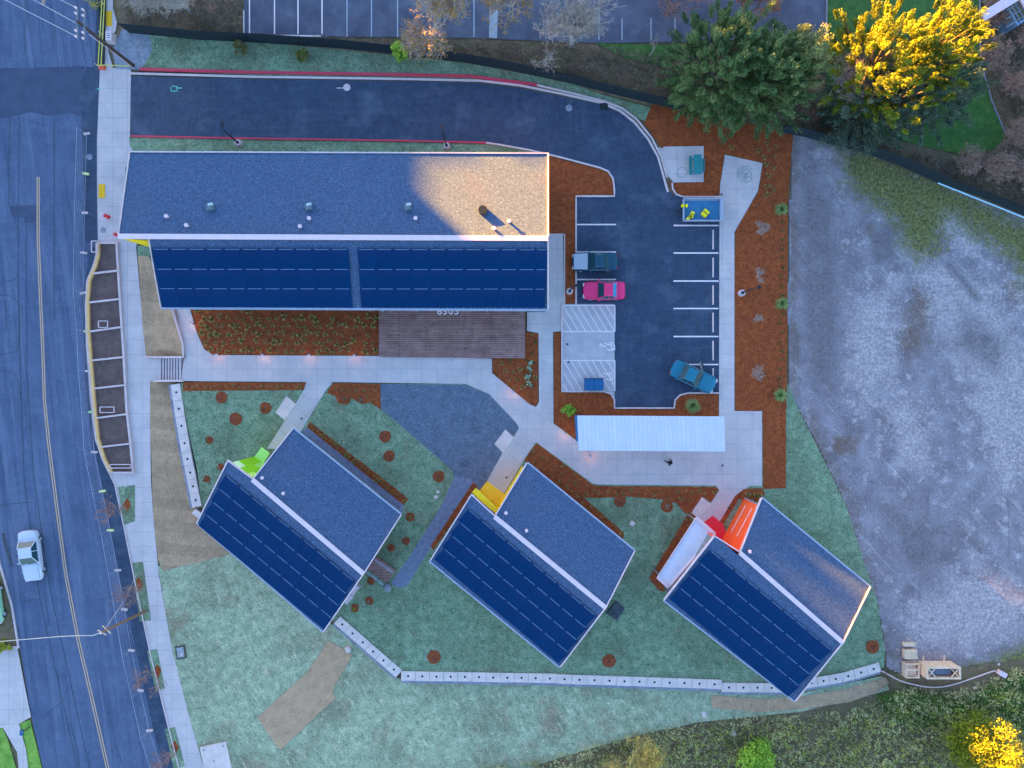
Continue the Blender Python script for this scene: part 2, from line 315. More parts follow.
def strip(name, pts, w, mat, lift, hgt=0, zf=h, kind='structure', dash=None):
    """ribbon (hgt=0) or kerb along pixel polyline, width w in px"""
    mb = MB(); dense = []
    for i in range(len(pts)-1):
        a, b = pts[i], pts[i+1]; k = max(1, int(math.hypot(b[0]-a[0], b[1]-a[1])/8))
        dense += [(a[0]+(b[0]-a[0])*j/k, a[1]+(b[1]-a[1])*j/k) for j in range(k)]
    dense.append(pts[-1]); Lf = []; Rt = []
    for i, p in enumerate(dense):
        a = dense[max(i-1, 0)]; b = dense[min(i+1, len(dense)-1)]; d = math.hypot(b[0]-a[0], b[1]-a[1]) or 1
        nx, ny = -(b[1]-a[1])/d*w/2, (b[0]-a[0])/d*w/2; z = (zf(*p) if callable(zf) else zf)+lift
        Lf.append(P(p[0]+nx, p[1]+ny, z)); Rt.append(P(p[0]-nx, p[1]-ny, z))
    n = len(dense); up = Vector((0, 0, hgt))
    if hgt:
        vs = Lf+Rt+[p+up for p in Lf]+[p+up for p in Rt]; fs = []
        for i in range(n-1): fs += [(2*n+i, 2*n+i+1, 3*n+i+1, 3*n+i), (i, i+1, 2*n+i+1, 2*n+i), (n+i+1, n+i, 3*n+i, 3*n+i+1)]
        fs += [(0, 2*n, 3*n, n), (n-1, 2*n-1, 4*n-1, 3*n-1)]
    else:
        vs = Lf+Rt; fs = [(i, i+1, n+i+1, n+i) for i in range(n-1)]
    mb.add(vs, fs); me = mb.mesh(name, mat); bm = bmesh.new(); bm.from_mesh(me); bmesh.ops.recalc_face_normals(bm, faces=bm.faces[:])
    if not hgt:
        for f in bm.faces:
            if f.normal.z < 0: f.normal_flip()
    bm.to_mesh(me); bm.free()
    o = link(name, me)
    return tag(o, kind=kind) if kind else o
def g(u, v, dz=0):                        # ground point under pixel
    return P(u, v, h(u, v)+dz)
# ================================================================== GROUND
def hbase(u, v): return h(u, v)-.05
# one sheet to the horizon: coarse outer ring + fine inner grid
def base_ground():
    us = [-90000, -30000, -9000, -3000, -1200, -500]+list(range(-200, 1240, 10))+[1500, 2500, 5000, 12000, 35000, 90000]
    vs = [-90000, -30000, -9000, -3000, -1200, -500]+list(range(-160, 940, 10))+[1200, 2500, 5000, 12000, 35000, 90000]
    V = []; F = []; nu = len(us); nv = len(vs); G = [[(h(u, v) if -400 < u < 1400 and -400 < v < 1000 else (-1. if u < 215 or v > 800 else 0.)) for u in us] for v in vs]
    for j, v in enumerate(vs):
        for i, u in enumerate(us):
            z = min(G[b][a] for b in range(max(0, j-1), min(nv, j+2)) for a in range(max(0, i-1), min(nu, i+2)))
            V.append(tuple(P(u, v, z-.06)))
    for j in range(len(vs)-1):
        for i in range(nu-1): F.append((j*nu+i, (j+1)*nu+i, (j+1)*nu+i+1, j*nu+i+1))
    me = bpy.data.meshes.new('ground'); me.from_pydata(V, [], F); me.materials.append(dirt); tag(link('ground', me), kind='structure')
base_ground()
# gravel lot with painted weights (weeds, bare brown soil, bright dust)
def lot():
    U0, U1, V0, V1, S = 784, 1110, 112, 690, 2.5
    bound = [(790,131),(863,152),(938,183),(1025,216),(1110,254),(1110,668),(1024,660),(985,664),(940,672),(905,676),(886,668),(884,650),(876,600),(862,560),(845,505),(822,455),(800,412),(788,390),(786,300),(789,200)]
    weeds = [(838,150),(870,140),(960,185),(1024,222),(1110,262),(1110,330),(1024,292),(1010,258),(985,243),(962,232),(952,218),(946,232),(938,252),(918,262),(905,250),(893,222),(870,205),(845,185)]
    weeds2 = [(880,690),(905,672),(960,668),(1000,655),(1030,640),(1110,650),(1110,700),(880,700)]
    brown = [([(868,222),(878,228),(872,240),(862,235)],4),([(910,280),(938,290),(935,330),(915,365),(893,345),(905,305)],14),([(828,436),(858,434),(860,452),(835,458)],5),
             ([(1000,270),(1020,280),(1024,310),(1008,300)],6),([(788,120),(800,130),(800,400),(788,392)],10),([(812,400),(860,520),(885,620),(905,660),(880,668),(868,580),(840,500),(800,420)],12)]
    bright = [([(850,300),(905,270),(900,380),(860,420),(838,370)],18),([(900,240),(1000,280),(1060,420),(1020,460),(930,330)],20),([(880,395),(925,400),(935,470),(895,470)],14),
              ([(990,260),(1060,320),(1060,390)],14),([(895,600),(980,560),(1060,600),(1000,650),(900,660)],20),([(936,180),(960,215),(990,245),(975,262),(945,245)],8),([(960,385),(1030,380),(1060,470),(1000,500)],14)]
    rut = [([(800,170),(834,200),(842,300),(838,400),(806,385),(798,280)],10),([(868,230),(893,225),(897,262),(872,268)],5),([(940,262),(952,258),(985,300),(975,306)],5),([(880,500),(960,520),(930,600),(890,560)],20),([(960,300),(1010,340),(1000,380),(950,350)],14)]
    nu = int((U1-U0)/S)+1; nv = int((V1-V0)/S)+1; V = []; W = {'green':[], 'brown':[], 'bright':[], 'rut':[]}; keep = []
    def wt(poly, soft, u, v):
        d = edge_dist(poly, u, v)[0]; d = d if inside(poly, u, v) else -d
        return max(0., min(1., .5+d/(2*soft)))
    for j in range(nv):
        for i in range(nu):
            u, v = U0+i*S, V0+j*S; V.append(tuple(P(u, v, h(u, v)+.0+.006*math.sin(u*.13+v*.07)*math.sin(v*.11))))
            keep.append(inside(bound, u, v))
            W['green'].append(max(wt(weeds, 20, u, v), wt(weeds2, 16, u, v)))
            for k, L in (('brown', brown), ('bright', bright), ('rut', rut)): W[k].append(max(wt(p, s, u, v) for p, s in L)*.72)
    F = []
    for j in range(nv-1):
        for i in range(nu-1):
            q = (j*nu+i, (j+1)*nu+i, (j+1)*nu+i+1, j*nu+i+1)
            if sum(keep[x] for x in q) >= 3: F.append(q)
    me = bpy.data.meshes.new('ground'); me.from_pydata(V, [], F); me.materials.append(lot_m)
    for k, a in W.items(): me.attributes.new(k, 'FLOAT', 'POINT').data.foreach_set('value', a)
    me.polygons.foreach_set('use_smooth', [True]*len(F)); me.update(); tag(link('ground', me), kind='structure')
lot()
# street
KERB = [(108,-120),(104,0),(100,66),(97,140),(97,190),(98,242),(95,262),(87,282),(86,310),(87,345),(91,400),(96,440),(106,466),(115,484),(125,530),(137,590),(151,655),(167,720),(181,775),(200,860)]
sheet('road', [(-160,-120),(108,-120)]+KERB[1:]+[(66,860),(43,768),(31,715),(20,648),(12,605),(0,563),(-14,480),(-30,300),(-60,100)], street, 0)
sheet('road', [(-100,70),(20,68),(85,66),(84,90),(84,117),(70,113),(48,116),(30,112),(8,118),(-100,116)], dk_asph, .006)
sheet('road', [(86,67),(101,66),(97,140),(97,190),(97,242),(85,242),(84,190),(82,130),(80,90)], new_asph, .010)
sheet('road', [(90,250),(97,244),(94,262),(86,282),(85,310),(86,345),(90,400),(95,440),(105,466),(114,484),(124,530),(136,590),(150,655),(166,720),(180,775),(200,860),(184,860),(165,775),(150,715),(136,650),(122,590),(112,540),(103,490),(96,455),(90,425),(86,390),(84,340),(82,300)], new_asph, .010)
sheet('road', [(98,-60),(104,-60),(101,66),(95,66)], new_asph, .012)
sheet('road', [(9,206),(40,205),(40,222),(24,223),(24,218),(12,218)], dk_asph, .007)
def seam_line(pts, w=.7, m=None, L=.012): return strip('road_marking', pts, w, m or seam, L)
seam_line([(37.2,177),(37.2,240),(40,310),(41.8,350),(43.4,400),(47.2,440),(56,510),(65,576),(77,640),(91,700),(105,762),(128,862)], 1.0, ypaint)
seam_line([(39.2,177),(39.2,240),(42,310),(43.8,350),(45.4,400),(49.4,440),(58.2,510),(67.2,576),(79.4,640),(93.4,700),(107.4,762),(130.4,862)], 1.0, ypaint)
seam_line([(43,0),(42,2),(42,5)], 1.0, ypaint); seam_line([(45,0),(44,2),(44,5)], 1.0, ypaint)
for p in ([(26,-40),(25,54)],[(19,68),(18,300),(24,480),(40,600),(60,690),(80,780)],[(26,224),(27,380),(34,480),(50,590),(72,690),(94,790)],[(0,282),(14,280),(19,274)],[(0,295),(12,296),(19,304),(20,340),(16,352),(0,355)],
          [(5,300),(6,330)],[(0,370),(14,372),(20,386),(20,400)],[(0,505),(30,502)],[(44,598),(24,601)],[(62,702),(44,716),(40,717)],[(62,725),(70,722),(74,735),(80,768)],[(10,118),(8,170),(9,205)],[(54,120),(54,320)],[(116,745),(124,770)]):
    seam_line(p, .8)
seam_line([(-20,214),(-10,214)],.8)
seam_line([(3,533),(6,548),(9,556),(12,566)], 3.2, stain, .014)
# west side of the street: driveway slab, walk and grass
sheet('lawn', [(-160,725),(2,727),(8,740),(16,768),(20,860),(-160,860)], grass_b, .03)
sheet('lawn', [(19,722),(30,720),(42,768),(60,860),(34,860),(27,765)], grass_b, .03)
sheet('sidewalk', [(-160,646),(17,646),(24,682),(31,717),(19,724),(26,750),(28,766),(31,800),(22,800),(17,752),(3,728),(-160,728)], conc, .09)
sheet('ground', [(-160,480),(-16,480),(0,568),(10,606),(16,645),(-160,645)], dirt, .05)
strip('kerb', [(-14,480),(0,563),(12,605),(19,648)], 1.6, conc_l, 0, .12)
# north apron + sidewalk + planters walk
SW_R = [(131,70),(130,137),(132,152),(131,160),(137,246),(143,330),(146,357),(181,357),(181,381),(150,381),(150,420),(151,480),(153,515),(159,575),(172,650),(190,720),(206,775),(232,860)]
sheet('sidewalk', [KERB[2]]+KERB[3:]+SW_R[::-1], conc, .02)
sheet('sidewalk', [(106,-120),(108,-60),(114,-60),(113,8),(117,22),(116,30),(111,38),(108,50),(113,68),(101,66),(105,0)], conc, .03)
strip('kerb', KERB[6:], 1.0, conc_l, 0, .10)
sheet('ground', [(129,137),(142,138),(142,146),(130,147)], lawn_m, .034)
for q in ([(118,487),(135,485),(135,521),(124,525)],[(131,563),(143,562),(151,620),(140,622)],[(147,651),(157,649),(165,688),(156,692)],[(165,729),(175,727),(185,766),(174,770)]):
    sheet('lawn', q, lawn_m, .032)
for (u, v) in ((127,505),(139,584),(157,671),(175,747)):
    sheet('mulch_bed', rough_edge([(u-4,v),(u,v-7),(u+4,v),(u+1,v+7)], .5), mulch, .045)
for q in ([(106,11),(112,11),(112,26),(106,26)],[(98.5,184),(105,184),(105,198),(98.5,198)]):
    sheet('sidewalk', q, pad_y, .045)
# lawns (hydroseed)
NVERGE = [(122,29),(135,33),(200,39),(270,43),(400,56),(467,63),(530,75),(573,84),(600,94),(652,108),(648,122),(625,113),(600,102),(540,86),(480,79),(400,77),(250,75),(140,70),(116,69),(112,50)]
sheet('lawn', NVERGE, lawn_m, .012)
sheet('ground', [(112,50),(122,29),(134,33),(150,36),(152,50),(146,62),(140,70),(116,69)], conc_w, .022)
sheet('lawn', [(131,137),(250,139),(400,141),(490,144),(530,151),(560,158),(560,166),(131,166)], lawn_m, .012)
ULAWN = [(183,383),(466,384),(553,424),(700,440),(785,380),(790,388),(800,413),(822,456),(846,505),(863,560),(877,600),(885,650),(884,667),(860,677),(790,688),(722,686),(560,679),(402,674),(340,626),(232,546),(202,508),(197,470),(186,420),(179,384)]
sheet('lawn', ULAWN, lawn_m, .008, zf=0.0, cell=0)
LLAWN = [(158,566),(200,560),(236,552),(334,626),(398,678),(560,685),(722,691),(800,693),(882,676),(890,690),(800,712),(700,722),(640,735),(600,746),(540,764),(500,790),(470,860),(232,860),(206,775),(190,720),(172,650)]
sheet('lawn', LLAWN, lawn_l, .010, zf=-1.0, cell=0)
# jute-matted slopes
sheet('ground', [(137,256),(149,256),(176,309),(184,356),(146,357),(143,330)], jute, .02)
sheet('lawn', [(136,246),(150,246),(150,256),(137,256)], lawn_m, .02)
sheet('ground', [(150,381),(175,381),(184,430),(198,500),(235,553),(200,562),(163,571),(158,560),(153,515),(150,420)], jute, .02, zf=-1.0, cell=0)
sheet('ground', rough_edge([(257,718),(307,672),(328.5,640.5),(352,655),(332,692),(335.5,698.5),(280,750)], .5, 8), jute_p, .05)
sheet('ground', [(711,695),(760,699),(800,697),(850,688),(885,677),(889,683),(878,692),(850,702),(800,709),(760,712),(712,708)], jute, .03, zf=-1.0, cell=0)
# asphalt drive + car park
DRIVE = [(131,76),(250,79),(400,81),(480,83),(520,88),(560,96),(604,105),(625,116),(640,130),(652,146),(660,163),(665,180),(668,190),(674,195),(682,197.5),(719,197.5),(719,392),(690,392.5),(681,394.5),(675,400),(673.5,407),(615,407),(613,397),(608,391),(576,391),(576,196.5),(614,196.5),(614,181),(609,172),(600,168),(560,157.5),(530,150.5),(490,143),(400,140.5),(250,138.5),(131,136)]
sheet('road', DRIVE, new_asph, .016)
sheet('road', [(562,304),(614.5,304),(614.5,400),(611.5,394),(606,391),(562,391)], M('pale_pad_concrete', (.34,.375,.45), (.42,.45,.53), .8, .85, .06, fine=.08), .024)
# walks
PATH = [(181,357),(186,357),(174,309),(190,309),(197,333),(204,349),(213,355),(380,356),(492,358.5),(492,373),(530,404.5),(536,407),(539,402),(538.5,333),(527,331),(527,312),(546,312),(547,234),(563,234),(564,304),(562,331),(553,332),(553.5,423.5),(577,441),(577,414),(719,416),(719.5,197),(720.5,182.5),(725,154.7),(762.7,163),(758,191),(734.5,232),(734.5,411),(762,411),(762,486),(750,486),(745,489),(723,524),(708,523),(697,519),(711,503),(719.5,490),(716,485.5),(598,484.5),(592,483),(540,445),(536,442),(525,458),(504,494),(487,481),(502.5,452.8),(514,437),(519,428),(515,421.5),(489,394),(466,384),(333,382),(326,390),(300.6,431),(290,450),(267,448.5),(296,403),(305,388),(306,382),(181,381)]
sheet('path', PATH, conc, .020, cell=40)
for q in ([(286.5,396),(297,405),(284.5,420),(275.5,412.5)],[(505.4,429.4),(514,437.5),(502.8,452.8),(494.4,444)],[(702,497),(711,504),(698,519),(691.5,512.5)]):
    sheet('path', q, conc_b, .026, cell=0)
sheet('path', [(665,146.6),(703.7,146),(703.7,182),(673.6,182.5),(668,176),(662,160),(656,148)], conc, .026, cell=0)
sheet('path', [(502.5,452.8),(514,437.5),(529,449),(504,494),(487,481)], conc_d, .028, cell=0)
sheet('path', [(296,403),(303,394),(316,406),(290,450),(267,448.5)], conc_d, .028, cell=0)
sheet('path', [(725.5,156),(762,164),(757.5,190),(721,183)], conc_w, .027, cell=0) if False else None
for r_, a0_, a1_, w_ in ((7.6,.4,5.2,.8),(5.6,1.2,6.9,1.0),(8.8,3.4,5.6,.6),(3.4,.2,4.4,1.1)):
    strip('path', [(745.5+r_*math.cos(a)*random.uniform(.93,1.07), 175+r_*math.sin(a)*random.uniform(.93,1.07)) for a in np.linspace(a0_, a1_, 16)], w_, stainc, .030+.001*r_)
sheet('path', rough_edge([(743.5,174),(746,172),(748.5,173),(747,177),(744.5,177.5)], .5, 1.5), stainc, .042, cell=0)
for (u, v, r) in ((682,172.5,5),):
    strip('path', [(u+r*math.cos(a), v+r*math.sin(a)) for a in np.linspace(0, 6.0, 18)], .8, stainc, .034)
# dark gravel pad between houses + path
sheet('ground', [(380,384),(466,385),(490,395),(515,421.5),(519,428),(512,437),(505,429.5),(494.4,444),(502.5,453),(488,482),(480,491),(472,483),(455,509),(431,547),(407,586),(398,588),(392,583),(410,556),(440,508),(455,478),(452,470),(428,449),(400,425),(381,409)], dgravel, .020, cell=0)
sheet('ground', [(455,476),(470,478),(474,483),(455,509),(431,547),(407,586),(398,588),(391,583),(410,556),(440,508)], bgravel, .028, cell=0)
sheet('ground', [(302,431.5),(307,427.5),(404,504.5),(402,515)], bgravel, .020, cell=0)
# bark mulch beds
BEDS = {
 'a': [(191,308),(380,308),(380,355),(213,354.5),(204,348),(197,332)],
 'b': [(183,382),(306,383),(303,390),(183,391)],
 'c': [(333,383),(380,384),(381,410),(370,402.5),(362,404.5),(355,400),(350,397),(346,404),(338,403),(335,396),(327,393)],
 'd': [(310,421.7),(408.5,499),(403.5,505),(307,427)],
 'e': [(536.5,443),(592,484.5),(597,486),(716,487),(718.5,490),(711,502.5),(702,496.5),(692,512),(686,514),(676,503),(662,499.5),(627,496.5),(598,498),(583,497),(600,512),(624,533),(623,540),(600,522),(528,466),(524.5,459)],
 'f': [(688,514),(692,513),(698,519),(697,522),(664,592),(658,590),(649,578)],
 'g': [(473,482.5),(477.5,486),(433.5,550),(430.5,546)],
 'h': [(525,331.5),(538,333.5),(538,402),(534,406),(529,403.5),(493,373),(493,358),(525,358)],
 'i': [(554,332.5),(561,332.5),(561,392),(606,392),(611,395),(614,401),(614,409),(675,409),(676,401),(682,395),(690,393.5),(718.5,393.5),(718.5,416.5),(577.5,416),(577,440.5),(554,423)],
 'j': [(549,154),(560,159),(600,169),(608,173),(613,182),(613,195.5),(575.5,195.5),(575.5,303.5),(564.5,303.5),(564.5,233.5),(548,233.5)],
 'k': [(652,104),(680,110),(760,126),(793,134),(788,200),(787,380),(786,420),(786,488),(763,489),(762.5,411),(735,411),(735,232),(758.5,191),(763.2,163),(725,154),(720,182.5),(719,196.5),(683,196.5),(675,193.5),(672,190),(668.5,181),(671,182.8),(704,182.3),(704,145.7),(664,146.3),(662,149),(654,137),(644,124)],
 'l': [(744,489),(762,488),(765,494),(755,508),(738,498)],
 'm': [(744,489),(738,500),(720,530),(716,528),(735,496)],
}
for k, q in BEDS.items(): sheet('mulch_bed', rough_edge(q, .3, 3.5) if k in 'cdefgk' else q, mulch, .036, zf=0.0 if k not in 'ab' else h, cell=0 if k not in 'ab' else 14)
# kerbs
strip('kerb', [(140,69.5),(250,72.6),(400,75),(470,76.5),(505,81),(537,85)], 2.6, redp, 0, .14)
strip('kerb', [(131,73.5),(250,76.8),(400,79),(480,80.8),(520,85.5),(560,93.5),(602,103),(620,111),(634,122),(648,139),(658,157),(664,178),(666,186),(668,192)], 2.2, conc_l, 0, .05)
strip('kerb', [(537,85.5),(570,93),(604,101.5),(622,108.5),(637,120),(652,139),(661,157),(667,178)], 1.6, conc_l, 0, .14)
strip('kerb', [(131,136.4),(250,138.8),(400,141),(486,143)], 1.6, redp, 0, .14)
strip('kerb', [(486,143),(500,145),(530,150.4),(560,157.4),(600,168),(608,171.5),(613,179),(614.3,190),(614.3,196.4),(576,196.4),(576,304)], 1.6, conc_l, .005, .13)
strip('kerb', [(672,183),(672.5,189),(676,194.5),(683,197),(719,197)], 1.6, conc_l, .005, .13)
strip('kerb', [(562,304),(562,391.5),(604,391.5),(611,394),(614.4,400),(614.4,408),(674,408),(675,400),(680,395),(688,393),(719,393)], 1.6, conc_l, .005, .13)
strip('kerb', [(548,234.3),(564.5,234.3),(564.5,304)], 1.2, conc_l, .005, .06)
# painted markings on the car park
for y in (224.5,252,279.5): strip('road_marking', [(577,y),(616,y)], 1.4, wpaint, .022, zf=0)
for y in (225.5,253,281,308.5,336.5,364.5): strip('road_marking', [(673.5,y),(718.5,y)], 1.4, wpaint, .022, zf=0)
for (y0, y1, x0) in ((305.5,331.5,562),(360.5,391,562.5)):
    strip('road_marking', [(562.5,y0),(615,y0)], 1.2, wpaint, .030, zf=0)
    if y0 < 320: strip('road_marking', [(562.5,y1),(615,y1)], 1.2, wpaint, .030, zf=0)
    strip('road_marking', [(614.8,y0),(614.8,y1)], 1.2, wpaint, .0345, zf=0)
    for k in range(-2, 8):
        a = x0+1+k*7.2; b = a+(y1-y0)*.60; ya, yb = y0, y1
        if a < 563: ya = y0+(563-a)/.60; a = 563
        if b > 614: yb = y0+(614-a)/.60+(ya-y0); b = 614
        if yb-ya > 3 and b > a: strip('road_marking', [(a,ya),(b,yb)], 1.0, wpaint, .0365, zf=0)
def wheelchair(u, v, s=1.):
    mb = MB(); c = P(u, v, .040)
    def q(pts, w=.13):
        for a, b in zip(pts[:-1], pts[1:]):
            a = c+Vector((a[0], a[1], 0))*s; b = c+Vector((b[0], b[1], 0))*s; d = (b-a).normalized(); n = Vector((-d.y, d.x, 0))*w/2*s
            mb.add([a-n, b-n, b+n, a+n], [(0, 1, 2, 3)])
    q([(-.0+.42*math.cos(t), -.05+.42*math.sin(t)) for t in np.linspace(-2.6, 2.0, 12)], .14)
    q([(-.65,.38),(-.3,.15),(.1,.15),(.12,-.35),(.5,-.35)], .15); q([(-.75,.05),(-.45,-.1)], .13)
    q([(-.98+.14*math.cos(t), .08+.14*math.sin(t)) for t in np.linspace(0, 6.4, 9)], .14)
    me = mb.mesh('road_marking', wpaint); bm = bmesh.new(); bm.from_mesh(me)
    for i, vtx in enumerate(bm.verts): vtx.co.z += .0012*(i//4)
    bm.to_mesh(me); bm.free(); tag(link('road_marking', me), kind='structure')
wheelchair(610.5, 346, .95); wheelchair(609, 376, .9)
for p in ([(676.5,320),(681,326),(684,334)],[(693,317),(698,322),(702,334)]): strip('road_marking', p, 1.6, stain, .026, zf=0)
# survey paint, covers
for p in ([(172,86),(177,86.5),(177,91),(171,91),(171,87)],[(176,88),(182,88)],[(336.5,88),(344,88)],[(97,89),(101,89)]):
    strip('road_marking', p, .9, gpaint if p[0][0] != 336.5 else conc_l, .030)
# neighbour's car park, north
sheet('road', [(244,-120),(826,-120),(826,36),(690,42),(600,43),(470,38),(330,36.5),(244,36)], lot_asph, .02, zf=0.0, cell=0)
for x in (249.5,274.5,298,322): strip('road_marking', [(x,-60),(x,34)], 1.3, wpaint, .026, zf=0)
strip('road_marking', [(244.2,35),(321,36)], 1.5, wpaint, .028, zf=0); strip('road_marking', [(243.7,10),(243.8,35)], 1.3, wpaint, .024, zf=0)
for x in (347,371.5,397.5,474,): strip('road_marking', [(x,-60),(x,37)], 1.2, fpaint, .026, zf=0)
for x in (622,651,675,599): strip('road_marking', [(x,18 if x > 600 else -20),(x,40)], 1.1, fpaint, .026, zf=0)
sheet('road', [(490,-40),(500,-40),(497,38),(489,38)], fpaint, .024, zf=0, cell=0)
sheet('lawn', [(826,-120),(979,-120),(979,20),(979,50),(983,75),(990,100),(1004,132),(1004,142),(990,150),(965,155),(930,148),(900,140),(826,120)], lawn_g, .03, zf=0.0, cell=0)
sheet('lawn', rough_edge([(596,43),(640,44),(676,44),(680,60),(660,66),(635,60),(615,54)], 1.2), lawn_g, .03, zf=0.0, cell=0)
strip('kerb', [(979,-120),(979.5,20),(980,50),(984,75),(991,100),(1005,134)], 1.2, conc_w, 0, .1)
strip('kerb', [(826.5,-120),(826.5,36)], 1.2, conc_w, .03, .1)
# ================================================================== BUILDINGS
def wall_piece(a, b, za, zb, zbot, inward, off, t=.15, mi=0):
    a = Vector((a[0], a[1], 0)); b = Vector((b[0], b[1], 0)); n = Vector((inward[0], inward[1], 0)).normalized()*t
    Z = Vector((0, 0, 1)); top = [a+Z*za, b+Z*zb, b+n+Z*zb, a+n+Z*za]; bot = [a+Z*zbot, b+Z*zbot, b+n+Z*zbot, a+n+Z*zbot]
    c = (top[1]-top[0]).cross(top[3]-top[0])
    if c.z < 0: top.reverse(); bot.reverse()
    return MB(off).hexa(top, bot, mi)
def window_on(root, a, b, s, z0, z1, w, outward, off, name='window'):
    a = Vector((a[0], a[1], 0)); b = Vector((b[0], b[1], 0)); d = (b-a).normalized(); o = Vector((outward[0], outward[1], 0)).normalized()
    c = a+d*s; rz = math.atan2(d.y, d.x)
    f = MB(off)
    for dx, zc, ww, hh in ((0, z1, w+.1, .08), (0, z0, w+.1, .08), (-w/2, (z0+z1)/2, .07, z1-z0-.08), (w/2, (z0+z1)/2, .07, z1-z0-.08)):
        f.box(c+d*dx+o*.03+Vector((0, 0, zc)), (ww, .08, hh), rz)
    fo = obj(name, f, white, root)
    obj('pane', MB(off).box(c+o*.012+Vector((0, 0, (z0+z1)/2)), (w-.07, .03, z1-z0-.08), rz), glass, fo)
    return fo
PANEL = {}
def panel_mesh(w, l):
    if (w, l) not in PANEL:
        mb = MB(); mb.box((0, 0, 0), (w, l, .04)); mb.box((0, -l/2+.03, .023), (w*.80, .05, .02), 0, 1); mb.box((-w/2+.012, 0, .022), (.022, l, .014), 0, 2)
        mb.box((0, .02, .022), (.025, l-.15, .012), 0, 2); PANEL[(w, l)] = mb.mesh('solar_panel', [pv, pvframe, pvseam])
    return PANEL[(w, l)]
def panels(root, off, R0, R1, W0, start, pitch, rows, cpitch, c0, ncols, skew=0.):
    U = (R1-R0).normalized(); n = U.cross(W0-R0).normalized(); n = n if n.z > 0 else -n
    D = n.cross(U); D = D if D.dot(W0-R0) > 0 else -D
    if skew == 0.: skew = U.dot(W0-R0)/D.dot(W0-R0)*pitch; c0 = c0+skew*.5
    me = panel_mesh(round(cpitch-.004, 3), round(pitch-.006, 3))
    for r in range(rows):
        for c in range(ncols):
            p = R0+U*(c0+skew*r+cpitch*(c+.5))+D*(start+pitch*(r+.5))+n*.12-Vector(off)
            o = link('solar_panel', me, root); X, Y = (U, D) if U.cross(D).z > 0 else (-U, D)
            m = Matrix((X, Y, X.cross(Y))).transposed().to_4x4(); m.translation = p; o.matrix_local = m
def pipe(root, off, p, r, hh, m, name='roof_vent', cap=True):
    mb = MB(off); mb.lathe(Vector(p)-Vector((0, 0, .1)), [(r, 0), (r, hh+.1)]+([(r*1.6, hh+.1), (r*1.3, hh+.2)] if cap else []), 8); return obj(name, mb, m, root)
def on_plane(A, B, Cc, u, v):                # the point of plane ABC seen under pixel (u,v)
    n = (B-A).cross(Cc-A); d0 = P(u, v, 0)-Vector((0, 0, H)); cam = Vector((0, 0, H)); t = (A-cam).dot(n)/d0.dot(n); return cam+d0*t
ZR, ZN, ZS = 5.6, 3.8, 3.5
